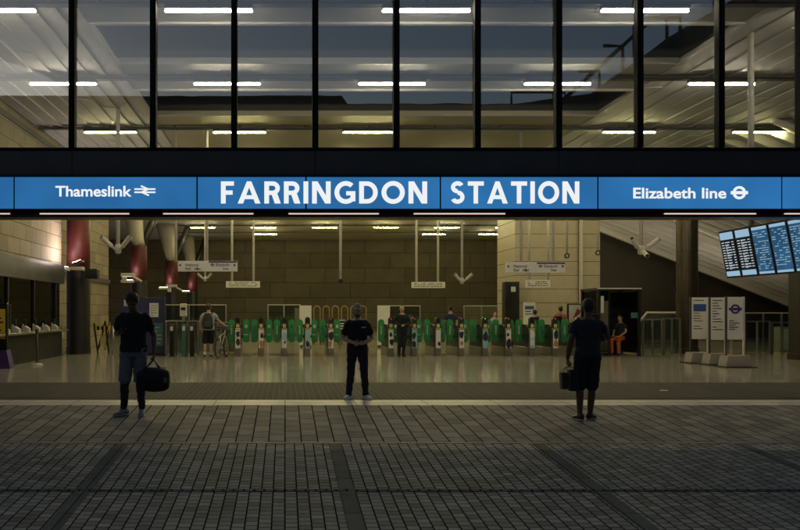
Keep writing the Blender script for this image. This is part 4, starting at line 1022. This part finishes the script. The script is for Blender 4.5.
def person(label, loc, yaw, scale, P, fit, voxel=.0075, group=None):
    t = thing('person', label, 'person', loc, yaw, group); t.scale = (1, 1, 1)
    s = scale
    up = V3(P.get('up', (0, 0, 0))); lean = P.get('lean', 0.0)
    def U(x, y, z):           # torso frame: lean pivots at the pelvis
        dz = z-.95; return V3((x, y-dz*math.sin(lean), .95+dz*math.cos(lean)))*s+up*s
    def J(k): return V3(P[k])*s
    bw_ = P.get('build', 1.0)
    D = dict(shl=(.166*bw_, .0, 1.425), shr=(-.166*bw_, 0, 1.425))
    S = {k: U(*D[k]) for k in D}
    def torso(mb, grow, z0, z1):
        sec = [(.84, .13, .105, 0), (.92, .165, .122, 0), (.98, .166, .118, 0), (1.08, .148, .104, -.005), (1.20, .155, .11, -.005), (1.33, .175, .12, -.005), (1.395, .182, .112, 0), (1.435, .158, .096, .004), (1.468, .115, .078, .008), (1.50, .070, .064, .010)]
        q = []
        for z, rx, ry, cy_ in sec:
            if z < z0-.001 or z > z1+.001: continue
            e = grow*(1.0 if z < 1.47 else .6)
            q.append((U(0, cy_, z), V3((rx*bw_*s+e, 0, 0)), V3((0, (ry*s+e)*math.cos(lean), -(ry*s+e)*math.sin(lean)))))
        mb.loft(q, 20)
    hip = {k: V3(P.get('hip'+k, ((.09 if k == 'l' else -.09), 0, .90)))*s for k in 'lr'}
    kn, an = {k: J('kn'+k) for k in 'lr'}, {k: J('an'+k) for k in 'lr'}
    el, wr = {k: J('el'+k) for k in 'lr'}, {k: J('wr'+k) for k in 'lr'}
    sh = {'l': S['shl'], 'r': S['shr']}
    toe = {k: V3(P['toe'+k]).normalized() for k in 'lr'}
    # --- skin
    mb = MB(); torso(mb, 0, .8, 1.6)
    nk0 = U(0, .01, 1.48); hc = U(*P.get('head', (0, 0, 0)))+V3((0, 0, 0)); ho = V3(P.get('head', (0, 0, 0)))*s
    pit, hy, rol = P.get('pitch', 0.0), P.get('hyaw', 0.0), P.get('roll', 0.0)
    HR = Matrix.Rotation(hy, 3, 'Z') @ Matrix.Rotation(rol, 3, 'Y') @ Matrix.Rotation(pit, 3, 'X')
    base = U(0, 0.0, 1.555)+ho
    def Hd(x, y, z): return base+HR @ (V3((x, y, z))*s)
    limb(mb, [nk0, Hd(0, .012, .03)], [.06*s, .056*s], 14)
    hs = [(-.012, .022, .03, -.058), (.004, .042, .048, -.040), (.03, .058, .072, -.022), (.065, .067, .088, -.008), (.10, .0725, .095, 0), (.14, .075, .098, .004), (.175, .069, .088, .006), (.205, .05, .062, .006), (.222, .022, .03, .006)]
    mb.loft([(Hd(0, cy_, z), HR @ V3((rx*s, 0, 0)), HR @ V3((0, ry*s, 0))) for z, rx, ry, cy_ in hs], 20)
    limb(mb, [Hd(0, -.088, .112), Hd(0, -.103, .085), Hd(0, -.113, .068)], [.009*s, .012*s, .0145*s], 8)
    limb(mb, [Hd(-.03, -.086, .123), Hd(0, -.09, .119), Hd(.03, -.086, .123)], .010*s, 8)
    limb(mb, [Hd(-.018, -.083, .036), Hd(0, -.09, .037), Hd(.018, -.083, .036)], .008*s, 8)
    for q in (-1, 1):
        mb.loft([(Hd(q*.070, .012, .07), HR @ V3((.012*s, 0, 0)), HR @ V3((0, .010*s, 0))), (Hd(q*.080, .014, .09), HR @ V3((.010*s, 0, 0)), HR @ V3((0, .018*s, 0))), (Hd(q*.082, .016, .115), HR @ V3((.009*s, 0, 0)), HR @ V3((0, .019*s, 0))), (Hd(q*.076, .014, .13), HR @ V3((.007*s, 0, 0)), HR @ V3((0, .010*s, 0)))], 8)
    for k, q in (('l', 1), ('r', -1)):
        a, b, c = sh[k], el[k], wr[k]
        limb(mb, [a+V3((-q*.02*s, 0, -.01*s)), a+(b-a)*.35, b, b+(c-b)*.3, c], [.056*s, .050*s, .041*s, .042*s, .028*s], 14)
        dr = V3(P.get('hd'+k, c-b)); hand(mb, c, dr, P.get('hn'+k, (-q, 0, 0)), P.get('hs'+k, q), P.get('curl'+k, 25), s*1.0)
        h_, n_, f_ = hip[k], kn[k], an[k]
        limb(mb, [h_+V3((0, 0, .02*s)), h_+(n_-h_)*.45, n_, n_+(f_-n_)*.32+V3((0, .008*s, 0)), f_], [.088*s, .074*s, .055*s, .056*s, .036*s], 14)
        tt = toe[k]; f0 = V3((f_.x, f_.y, f_.z-.05*s))
        limb(mb, [f_, f0, f0+tt*.10*s-V3((0, 0, .01*s))], [.036*s, .034*s, .026*s], 10)
    eyes = [Hd(q*.030, -.090, .107) for q in (-1, 1)]; mouth = Hd(0, -.092, .037)
    def mark(c):
        for e in eyes:
            if abs(c.x-e.x) < .013*s and abs(c.z-e.z) < .007*s and (c-e).length < .03*s: return 1
        if abs(c.x-mouth.x) < .022*s and abs(c.z-mouth.z) < .007*s and (c-mouth).length < .03*s: return 2
        return 0
    remeshed(mb, 'body', [fit['skin'], m_eye, m_lip], t, voxel, 2, mark)
    # --- shirt
    def shirt(nm, mt, grow, sleeve, hem=.92, r0=.067, r1=.063, vox=voxel):
        mb = MB(); torso(mb, grow, hem-.005, 1.49)
        z = hem
        for k, q in (('l', 1), ('r', -1)):
            a, b, c = sh[k], el[k], wr[k]
            if sleeve <= 1:
                e = a+(b-a)*sleeve; limb(mb, [a+V3((-q*.03*s, 0, -.01*s)), a+(b-a)*.2, e-(b-a)*.02], [r0*s, r0*s*.97, r1*s], 14)
                mb.tube([e-(b-a)*.15, e], [r1*s*1.0, r1*s*1.04], 14)
            elif sleeve > 1: limb(mb, [a+V3((-q*.03*s, 0, -.01*s)), a+(b-a)*.4, b, c], [r0*s, r0*s*.93, .055*s, .04*s], 14)
        return remeshed(mb, nm, mt, t, vox, 3)
    if 'shirt' in fit: shirt('shirt', fit['shirt'], .020*s, fit.get('sleeve', .55), fit.get('hem', .90))
    # --- trousers, shorts
    if 'legs' in fit:
        mb = MB(); torso(mb, .010*s, .83, 1.0)
        cut = fit.get('cut', 2.0)     # 1 = knee, 2 = ankle
        for k in 'lr':
            h_, n_, f_ = hip[k], kn[k], an[k]
            if cut <= 1.2:
                e = h_+(n_-h_)*min(cut, 1) if cut <= 1 else n_+(f_-n_)*(cut-1)
                limb(mb, [h_+V3((0, 0, .03*s)), h_+(n_-h_)*.4, h_+(e-h_)*.93], [.102*s, .096*s, .088*s], 16); mb.tube([h_+(e-h_)*.85, e], [.088*s, .090*s], 16)
            else:
                g_ = fit.get('loose', 1.0); limb(mb, [h_+V3((0, 0, .03*s)), h_+(n_-h_)*.45, n_, n_+(f_-n_)*.35+V3((0, .006*s, 0)), f_+V3((0, 0, .025*s))], [.100*s, .086*s*g_, .068*s*g_, .066*s*g_, .05*s*g_], 16)
                mb.tube([f_+V3((0, 0, .06*s)), f_-V3((0, 0, .01*s))], [.052*s*g_, .056*s*g_], 14)
        remeshed(mb, fit.get('legname', 'trousers'), fit['legs'], t, voxel, 3)
    if 'under' in fit:                 # leggings below shorts
        for k in 'lr':
            mb = MB(); n_, f_ = kn[k], an[k]; h_ = hip[k]
            limb(mb, [h_+(n_-h_)*.6, n_, n_+(f_-n_)*.32+V3((0, .008*s, 0)), f_+V3((0, 0, .03*s))], [.073*s, .061*s, .062*s, .043*s], 14); remeshed(mb, 'legging', fit['under'], t, voxel, 2)
    if 'sock' in fit:
        for k in 'lr':
            mb = MB(); f_ = an[k]; limb(mb, [f_+V3((0, 0, .07*s)), f_-V3((0, 0, .03*s))], [.043*s, .041*s], 12); mb.build('sock', fit['sock'], t, True, True)
    # --- shoes
    for k in 'lr':
        tt = V3((toe[k].x, toe[k].y, 0)).normalized(); sd_ = V3((-tt.y, tt.x, 0)); f_ = an[k]; o = V3((f_.x, f_.y, f_.z-.085*s))
        mb = MB(); prof = [(-.075, .022, .028, .045), (-.06, .036, .05, .055), (-.02, .040, .055, .057), (.03, .041, .045, .047), (.09, .046, .034, .036), (.14, .043, .027, .029), (.175, .028, .020, .022), (.188, .010, .010, .015)]
        mb.loft([(o+tt*(a*s)+V3((0, 0, c_*s)), sd_*(w_*s), V3((0, 0, 1))*(h_*s)) for a, w_, h_, c_ in prof], 14)
        shoe = mb.build('shoe', fit.get('shoe', m_shoe_d), t, True, True)
        mb = MB(); mb.loft([(o+tt*(a*s)+V3((0, 0, .010*s)), sd_*((w_+.003)*s), V3((0, 0, 1))*(.0125*s)) for a, w_, h_, c_ in prof], 10); so = mb.build('sole', fit.get('sole', m_shoe_d), shoe, True)
    # --- hair
    hr = fit.get('hair')
    if hr:
        mb = MB(); L_ = fit.get('hairlen', .09); g_ = fit.get('hairgrow', .010)
        sec = [(z, rx+g_, ry+g_*.8, cy_+.016) for z, rx, ry, cy_ in ((.085-.0, .070, .085, .012), (.115, .0735, .088, .012), (.14, .075, .092, .010), (.175, .069, .086, .004), (.205, .05, .062, .004), (.226, .022, .03, .004))]
        mb.loft([(Hd(0, cy_, z), HR @ V3((rx*s, 0, 0)), HR @ V3((0, ry*s, 0))) for z, rx, ry, cy_ in sec], 18)
        mb.loft([(Hd(0, .05, .03), HR @ V3((.056*s, 0, 0)), HR @ V3((0, .046*s, 0))), (Hd(0, .04, .09), HR @ V3((.074*s, 0, 0)), HR @ V3((0, .066*s, 0))), (Hd(0, .03, .14), HR @ V3((.07*s, 0, 0)), HR @ V3((0, .07*s, 0)))], 14)
        rr = random.Random(3)
        for i in range(26):
            a = rr.uniform(0, 6.28); z = rr.uniform(.15, .225); r = .06*math.sqrt(max(.05, 1-((z-.12)/.11)**2))
            mb.ball(Hd(r*math.cos(a), r*1.2*math.sin(a)+.01, z), .022*s, .022*s, .016*s, 8)
        remeshed(mb, 'hair', hr, t, voxel, 1)
    if fit.get('beard'):
        mb = MB(); mb.loft([(Hd(0, -.048, -.018), HR @ V3((.030*s, 0, 0)), HR @ V3((0, .036*s, 0))), (Hd(0, -.040, .004), HR @ V3((.050*s, 0, 0)), HR @ V3((0, .053*s, 0))), (Hd(0, -.022, .028), HR @ V3((.064*s, 0, 0)), HR @ V3((0, .0685*s, 0)))], 16)
        for q in (-1, 1): limb(mb, [Hd(q*.060, -.03, .03), Hd(q*.070, -.012, .075)], [.012*s, .007*s], 8)
        limb(mb, [Hd(-.022, -.090, .05), Hd(0, -.096, .053), Hd(.022, -.090, .05)], .005*s, 6)
        remeshed(mb, 'beard', fit['beard'], t, voxel*.9, 1)
    if fit.get('cap'):
        mb = MB(); mb.loft([(Hd(0, cy_, z), HR @ V3((rx*s, 0, 0)), HR @ V3((0, ry*s, 0))) for z, rx, ry, cy_ in ((.135, .084, .106, .006), (.165, .083, .104, .006), (.20, .072, .088, .008), (.228, .048, .058, .008), (.24, .012, .014, .008))], 20)
        cp = mb.build('cap', fit['cap'], t, True, True)
        if fit.get('brim', True):
            mb = MB(); mb.loft([(Hd(0, -.075, .142), HR @ V3((.078*s, 0, 0)), HR @ V3((0, 0, .007*s))), (Hd(0, -.13, .132), HR @ V3((.07*s, 0, 0)), HR @ V3((0, 0, .006*s))), (Hd(0, -.182, .112), HR @ V3((.048*s, 0, 0)), HR @ V3((0, 0, .005*s)))], 14); mb.build('brim', fit['cap'], cp, True, True)
    t['_s'] = s
    return t
def clean(t):
    if '_s' in t: del t['_s']
    return t

# ---- man in the cap, hands clasped, facing the street
d = 14.25; X0 = X(357.3, d)
P = dict(ell=(.275, .02, 1.13), elr=(-.275, .02, 1.13), wrl=(.075, -.20, 1.045), wrr=(-.075, -.20, 1.06),
         hdl=(-.85, -.35, .06), hdr=(.85, -.35, .0), hnl=(.2, .6, -.75), hnr=(-.2, .55, .8), hsl=-1, hsr=1, curll=30, curlr=22,
         knl=(.125, -.03, .50), knr=(-.125, -.03, .50), anl=(.155, .0, .088), anr=(-.155, .0, .088), toel=(.55, -.85, 0), toer=(-.55, -.85, 0), hipl=(.095, 0, .9), hipr=(-.095, 0, .9), build=1.04)
guard = clean(person('man in a beige cap and black uniform standing with clasped hands, facing the street', (X0, d, ground(d)), 0, .952, P,
      dict(skin=m_skin_m, shirt=m_tblack, sleeve=.62, legs=m_navyc, shoe=m_shoe_w, sole=m_shoe_w, beard=m_hair, cap=m_cap, hair=m_hair, hem=.90), .0065))
mb = MB(); mb.box(.06, .14, -.148, -.138, 1.27, 1.29, .003); mb.build('chest_badge', m_label, guard, True)
mb = MB(); mb.box(.145, .195, -.07, .02, .78, .93, .012); mb.build('belt_pouch', m_ochre, guard, True)

# ---- man with holdall looking at his phone
d = 12.5; X0 = X(133.5, d); g0 = ground(d)
P = dict(elr=(-.255, .05, 1.165), wrr=(-.16, -.20, 1.19), hdr=(.85, -.5, .12), hnr=(0, .5, .85), hsr=1, curlr=35,
         ell=(.285, .06, 1.15), wrl=(.30, -.02, .905), hdl=(-.02, -.05, -1), hnl=(-1, 0, 0), curll=70, hsl=1,
         knr=(-.115, -.05, .50), anr=(-.135, .0, .085), knl=(.10, -.02, .50), anl=(.115, .03, .085), toer=(-.7, -.75, 0), toel=(.15, -1, 0),
         head=(.0, -.045, -.01), pitch=R(30), build=1.06)
walker = clean(person('man in a black shirt and grey shorts looking down at his phone, with a holdall', (X0, d, g0), 0, 1.085, P,
      dict(skin=m_skin_d, shirt=m_tblack, sleeve=.62, legs=m_shgrey, legname='shorts', cut=1.0, under=m_legging, sock=m_greytee, shoe=m_shoe_g, sole=m_sole, hair=m_hair, hairgrow=.022, hem=.92), .007))
s = 1.085
t = thing('phone', 'small dark phone held by the man with the holdall', 'phone', (X0-.03, d-.31, g0+1.31))
b = V3((X0-.045, d-.30, g0+1.31)); mb = MB(); mb.prism([(-.04, -.075), (.04, -.075), (.04, .075), (-.04, .075)], b, V3((.94, -.2, .2)).normalized(), V3((-.15, -.8, .5)).normalized(), V3((0, .5, .8)).normalized(), .009); mb.build('case', m_black, t)
mb = MB(); mb.prism([(-.036, -.07), (.036, -.07), (.036, .07), (-.036, .07)], b+V3((0, .0052, .0085)), V3((.94, -.2, .2)).normalized(), V3((-.15, -.8, .5)).normalized(), V3((0, .5, .8)).normalized(), .002); mb.build('screen', m_s2, t)
hp = V3((X0+.30*s, d-.02*s, g0+.905*s-.12))         # inside the closed hand
t = thing('holdall', 'black fabric holdall hanging from the hand of the man in grey shorts', 'bag', (hp.x, hp.y, g0+.40))
bx0, bx1 = X(137.5, d), X(170, d); bz0, bz1 = Z(391, d), Z(366.5, d); bc = (bz0+bz1)/2; bh = (bz1-bz0)/2; cx = (bx0+bx1)/2; yb = hp.y-.02
mb = MB(); W_ = (bx1-bx0)/2
secs = []
for u in (-1, -.97, -.9, -.7, -.35, 0, .35, .7, .9, .97, 1):
    k = (1-abs(u)**8*.35)*(.55 if abs(u) == 1 else 1); sag = -.015*(1-u*u)
    secs.append((V3((cx+u*W_, yb, bc-.012*u+sag)), V3((0, .135*k, 0)), V3((0, 0, (bh*(1-.12*abs(u)))*k))))
mb.loft(secs, 18); remeshed(mb, 'body', m_tblack, t, .012, 2, None, True)
for dy in (-.055, .055):
    mb = MB(); a, c = V3((cx-.13, yb+dy*1.3, bz1-.02)), V3((cx+.10, yb+dy*1.3, bz1-.03)); mb.tube([a-V3((0, 0, .12)), a, a+(hp-a)*.55, hp+V3((-.02, dy*.2, -.005)), hp+V3((.02, dy*.2, -.005)), c+(hp-c)*.55, c, c-V3((0, 0, .12))], .012, 8); mb.build('handle', m_black, t, smooth=True)
mb = MB(); mb.box(bx1-.075, bx1-.03, yb-.128, yb-.10, bc-.05, bc+.03, .005); mb.build('label_patch', m_shgrey, t)
mb = MB(); mb.tube([(cx-W_*.8, yb, bz1-.012), (cx+W_*.8, yb, bz1-.022)], .008, 6); mb.build('zip', m_track, t)

# ---- man seen from behind with paper bags, phone to his ear
d = 12.15; X0 = X(587.5, d); g0 = ground(d)
P = dict(ell=(.265, .04, 1.16), wrl=(.285, -.02, .90), hdl=(0, -.08, -1), hnl=(-1, 0, 0), curll=70, hsl=1,
         elr=(-.335, -.08, 1.20), wrr=(-.225, -.20, 1.45), hdr=(.25, .05, .95), hnr=(.8, .5, 0), hsr=-1, curlr=40,
         knl=(.105, -.03, .50), anl=(.125, .03, .085), knr=(-.075, -.03, .50), anr=(-.055, -.05, .085), toel=(.25, -1, 0), toer=(-.75, -.75, 0),
         head=(-.015, -.015, .0), pitch=R(4), hyaw=R(-12), build=1.0)
caller = clean(person('man in a charcoal shirt and black shorts seen from behind, holding up a phone', (X0, d, g0), math.pi, 1.035, P,
      dict(skin=m_skin_d, shirt=m_tgrey, sleeve=.5, legs=m_tblack, legname='shorts', cut=1.05, shoe=m_shoe_d, sole=m_sole, hair=m_hair, hairgrow=.011, hem=.92), .007))
s = 1.035
t = thing('phone', 'dark phone held near the ear by the man facing away', 'phone', (X0+.13, d+.24, g0+1.60))
mb = MB(); mb.box(X0+.10, X0+.112, d+.20, d+.275, g0+1.53, g0+1.68, .004); mb.build('case', m_black, t)
mb = MB(); mb.box(X0+.098, X0+.0995, d+.205, d+.27, g0+1.54, g0+1.67); mb.build('screen', m_s1, t)
hp = V3((X0-.285*s, d+.02*s, g0+.90*s-.115))
for i, (a, b, y0, y1, yy, lab, mt) in enumerate(((562.5, 569.5, 373, 389.5, .07, 'smaller dark paper bag held by the man facing away', M('brown paper', (.075, .06, .04), .7)), (567.5, 577.5, 369.5, 390.5, -.07, 'larger black paper bag held by the man facing away', M('black paper', (.016, .016, .017), .6)))):
    x0, x1, z0, z1 = X(a, d), X(b, d), Z(y1, d), Z(y0, d); t = thing('paper_bag', lab, 'bag', ((x0+x1)/2, d+.02+yy, z0))
    w2 = (x1-x0); yc = d+.02+yy; mb = MB(); dp = .055; e = .004
    o_ = []
    for (z, k) in ((z0, .82), (z1, 1.0)):
        for (sx, sy) in ((-1, -1), (1, -1), (1, 1), (-1, 1)): o_.append(((x0+x1)/2+sx*w2/2*k, yc+sy*dp*(.7+.3*k), z))
    i_ = [((p[0]-(x0+x1)/2)*.95+(x0+x1)/2, (p[1]-yc)*.9+yc, p[2]+(.01 if j < 4 else 0)) for j, p in enumerate(o_)]
    mb.add(o_+i_, [(0, 3, 2, 1)]+[(j, (j+1) % 4, 4+(j+1) % 4, 4+j) for j in range(4)]+[(8, 9, 10, 11)]+[(8+(j+1) % 4, 8+j, 12+j, 12+(j+1) % 4) for j in range(4)]+[(4+j, 4+(j+1) % 4, 12+(j+1) % 4, 12+j) for j in range(4)])
    mb.build('sack', mt, t)
    for sy in (-1, 1):
        mb = MB(); mx_ = (x0+x1)/2; mb.tube([(mx_-w2*.22, yc+sy*dp*.96, z1-.03), (mx_-w2*.2, yc+sy*dp*.9, z1+.02), V3((hp.x-.012, hp.y+yy*.15, hp.z)), V3((hp.x+.012, hp.y+yy*.15, hp.z)), (mx_+w2*.2, yc+sy*dp*.9, z1+.02), (mx_+w2*.22, yc+sy*dp*.96, z1-.03)], .004, 6); mb.build('handle', m_black, t)

# ---- cyclist with backpack, seen from behind, pushing a bicycle
d = 27.2; X0 = X(208.5, d)
P = dict(ell=(.28, .0, 1.18), wrl=(.26, -.12, .96), elr=(-.33, -.10, 1.22), wrr=(-.52, -.28, 1.06), hdr=(-.6, -.6, -.1), hnr=(0, 0, -1), curlr=60, curll=40,
         knl=(.11, -.05, .50), anl=(.12, .05, .088), knr=(-.08, -.08, .50), anr=(-.07, -.10, .088), toel=(.1, -1, 0), toer=(-.1, -1, 0), lean=R(6), build=1.08)
t = clean(person('cyclist in grey shirt, dark shorts and purple cap seen from behind, pushing a bicycle', (X0, d, 0), math.pi, 1.03, P,
      dict(skin=m_skin_m, shirt=m_greytee, sleeve=.5, legs=m_tblack, legname='shorts', cut=1.0, shoe=m_shoe_d, sole=m_sole, cap=m_purplec, brim=False, hair=m_hairb, sock=m_shoe_w), .011))
bp = thing('backpack', 'dark green grey backpack worn by the cyclist', 'backpack', (X0, d, 1.0))
m_pack = M('dark pack cloth', (.022, .03, .03), .7, bump=.2)
mb = MB(); mb.loft([(V3((X0, d-.22, z)), V3((rx, 0, 0)), V3((0, ry, 0))) for z, rx, ry in ((.98, .13, .06), (1.0, .16, .10), (1.2, .17, .12), (1.4, .15, .10), (1.5, .10, .06), (1.52, .05, .03))], 16); mb.build('pack', m_pack, bp, smooth=True)
mb = MB(); mb.box(X0-.11, X0+.11, d-.36, d-.325, 1.04, 1.24, .012); mb.build('pocket', m_track, bp)
for q in (-1, 1):
    mb = MB(); mb.tube([(X0+q*.10, d-.13, 1.48), (X0+q*.13, d-.02, 1.525), (X0+q*.13, d+.10, 1.44), (X0+q*.14, d+.13, 1.25), (X0+q*.16, d-.12, 1.05)], .02, 8); mb.build('strap', m_black, bp, smooth=True)
# bicycle, pointing away and a little to the right
bx, by = X(222, 27.4), 27.4
m_frame = M('pale bicycle frame', (.45, .44, .42), .4, .2)
bk = thing('bicycle', 'pale framed bicycle pushed by the cyclist towards the gates', 'bicycle', (bx, by, 0), R(78))
def bt(nm, pts, r, m_=None, par=None, n=8):
    mb = MB(); mb.tube(pts, r, n); return mb.build(nm, m_ or m_frame, par or bk, True, True)
# local: x = forward
for wx in (-.50, .52):
    mb = MB(); mb.ring(V3((wx, -.02, .34)), XA, ZA, YA, .295, .335, .04, n=32); wh = mb.build('wheel', m_rubber, bk, True)
    mb = MB(); mb.ring(V3((wx, -.012, .34)), XA, ZA, YA, .275, .295, .024, n=32)
    mb.build('rim', m_steel, wh, True)
    mb = MB()
    for q in range(12):
        a = math.pi*2*q/12; mb.tube([(wx, 0, .34), (wx+.28*math.cos(a), 0, .34+.28*math.sin(a))], .003, 4)
    mb.build('spokes', m_steel, wh, True)
mb = MB(); F_ = [((-.12, 0, .30), (-.22, 0, .80)), ((-.12, 0, .30), (.36, 0, .78)), ((-.21, 0, .74), (.37, 0, .84)), ((-.12, .04, .30), (-.50, .04, .34)), ((-.12, -.04, .30), (-.50, -.04, .34)), ((-.215, .02, .74), (-.50, .04, .34)), ((-.215, -.02, .74), (-.50, -.04, .34)), ((.35, 0, .74), (.385, 0, .92))]
for a, b in F_: mb.tube([a, b], .018, 8)
mb.build('frame', m_frame, bk, True, True)
mb = MB(); mb.tube([(.38, .045, .68), (.52, .045, .34)], .014, 8); mb.tube([(.38, -.045, .68), (.52, -.045, .34)], .014, 8); mb.box(.36, .40, -.06, .06, .665, .695); mb.build('fork', m_frame, bk, True)
bt('handlebar', [(.30, -.30, 1.02), (.36, -.20, 1.03), (.38, -.08, .99), (.385, 0, .97), (.38, .08, .99), (.36, .20, 1.03), (.30, .30, 1.02)], .014, m_black)
bt('stem', [(.385, 0, .90), (.385, 0, .97)], .017, m_black)
bt('seat_post', [(-.215, 0, .78), (-.24, 0, .92)], .014, m_steel)
mb = MB(); mb.loft([(V3((-.37, 0, .94)), V3((0, .07, 0)), V3((0, 0, .03))), (V3((-.28, 0, .945)), V3((0, .075, 0)), V3((0, 0, .028))), (V3((-.16, 0, .94)), V3((0, .03, 0)), V3((0, 0, .022))), (V3((-.08, 0, .935)), V3((0, .018, 0)), V3((0, 0, .018)))], 12); mb.build('saddle', m_black, bk, True, True)
mb = MB(); mb.ring(V3((-.12, .055, .30)), XA, ZA, YA, .05, .09, .008, n=24); mb.tube([(-.12, .07, .30), (-.02, .07, .16)], .011, 6); mb.tube([(-.12, -.07, .30), (-.22, -.07, .44)], .011, 6); mb.build('crankset', m_steel, bk, True)
for y, q in ((.12, (-.02, .16)), (-.12, (-.22, .44))):
    mb = MB(); mb.box(q[0]-.04, q[0]+.04, y-.05, y+.05, q[1]-.01, q[1]+.01); mb.build('pedal', m_black, bk, True)
mb = MB(); mb.box(.40, .62, -.12, .12, .78, .96, .03); mb.build('basket', m_track, bk, True)

# ---- people at and beyond the gates
stand = dict(ell=(.24, .04, 1.16), elr=(-.24, .04, 1.16), wrl=(.25, -.04, .92), wrr=(-.25, -.04, .92), knl=(.09, -.02, .5), knr=(-.09, -.02, .5), anl=(.10, .02, .088), anr=(-.10, .02, .088), toel=(.2, -1, 0), toer=(-.2, -1, 0), head=(0, 0, 0))
P = dict(stand); P.update(ell=(.27, .0, 1.17), elr=(-.27, .0, 1.17), wrl=(.07, -.20, 1.08), wrr=(-.07, -.20, 1.09), hdl=(-.9, -.2, 0), hdr=(.9, -.2, 0), hnl=(0, .5, -.8), hnr=(0, .5, .8), hsl=-1, curll=30, curlr=30, anl=(.05, .02, .088), knl=(.06, -.02, .5))
d = 27.85
clean(person('guard in black with fair hair standing at the middle gates with folded hands', (X(402, d), d, 0), 0, 1.0, P, dict(skin=m_skin_l, shirt=m_tblack, sleeve=2, legs=m_tblack, shoe=m_shoe_d, hair=m_hairb, hairgrow=.006), .011))
P = dict(stand); P.update(wrl=(.20, -.18, 1.0), wrr=(-.27, -.03, .92))
d = 31.5
clean(person('man in a dark blue shirt walking away beyond the middle gates', (X(450.5, d), d, 0), math.pi, 1.01, P, dict(skin=m_skin_m, shirt=M('dark blue shirt', (.02, .03, .09), .8), sleeve=.6, legs=m_navyc, shoe=m_shoe_d, hair=m_hair), .013))
P = dict(stand); d = 33
clean(person('distant person in pale clothes beyond the gates, left of the dark cabinet', (X(494.5, d), d, 0), R(30), .88, P, dict(skin=m_skin_l, shirt=m_greytee, sleeve=.6, legs=m_track, shoe=m_shoe_d, hair=m_hairb), .015))
d = 31.5
clean(person('bare armed woman with dark hair beyond the gates below the white notice', (X(534.5, d), d, 0), R(200), .92, P, dict(skin=m_skin_l, shirt=m_tblack, sleeve=.08, legs=m_tblack, shoe=m_shoe_d, hair=m_hair, hairgrow=.016), .014))
d = 30.2; P = dict(stand); P.update(wrl=(.30, .0, .95))
clean(person('woman in a coral top with a dark shoulder bag beyond the right gates', (X(560.5, d), d, 0), R(170), 1.0, P, dict(skin=m_skin_l, shirt=m_pinkc, sleeve=.3, legs=m_pinkc, loose=1.25, shoe=m_shoe_d, hair=m_hairb), .014))
x = X(556.5, d); t = thing('shoulder_bag', 'dark shoulder bag carried by the woman in the coral top', 'bag', (x, d-.12, .95))
mb = MB(); mb.box(x-.15, x+.15, d-.20, d-.08, 1.06, 1.40, .04); mb.build('sack', m_tblack, t)
mb = MB(); mb.tube([(x-.10, d-.14, 1.38), (x+.04, d-.05, 1.54), (x+.12, d-.14, 1.38)], .014, 6); mb.build('strap', m_black, t)

# ---- person in an orange vest sitting in the booth
d = 28.75; x = X(620.5, d)
t = thing('stool', 'dark stool inside the staff booth under the seated person in orange', 'stool', (x, d, 0))
mb = MB(); mb.lathe([(.19, .50), (.21, .52), (.21, .56), (.17, .58)], (x, d, 0)); mb.build('seat', m_black, t, smooth=True)
mb = MB(); mb.tube([(x, d, .03), (x, d, .50)], .03); mb.build('stem', m_steel, t)
mb = MB(); mb.lathe([(.2, 0), (.2, .02), (.05, .05)], (x, d, 0)); mb.build('base', m_steel, t)
dz = -.30
P = dict(up=(0, 0, dz), hipl=(.09, 0, .62), hipr=(-.09, 0, .62), knl=(.13, -.42, .56), knr=(-.13, -.42, .56), anl=(.12, -.38, .088), anr=(-.12, -.38, .088), toel=(.1, -1, 0), toer=(-.1, -1, 0),
         ell=(.23, -.05, .86), elr=(-.23, -.05, .86), wrl=(.12, -.28, .70), wrr=(-.12, -.28, .72), hdl=(-.2, -1, 0), hdr=(.2, -1, 0), hnl=(0, 0, -1), hnr=(0, 0, -1), head=(0, -.02, 0), pitch=R(15))
v = clean(person('person in a dark top and orange trousers sitting inside the staff booth', (x, d, 0), R(-50), .98, P, dict(skin=m_skin_m, shirt=m_tgrey, sleeve=.5, legs=m_hivis, shoe=m_shoe_d, hair=m_hair, hem=.92), .012))
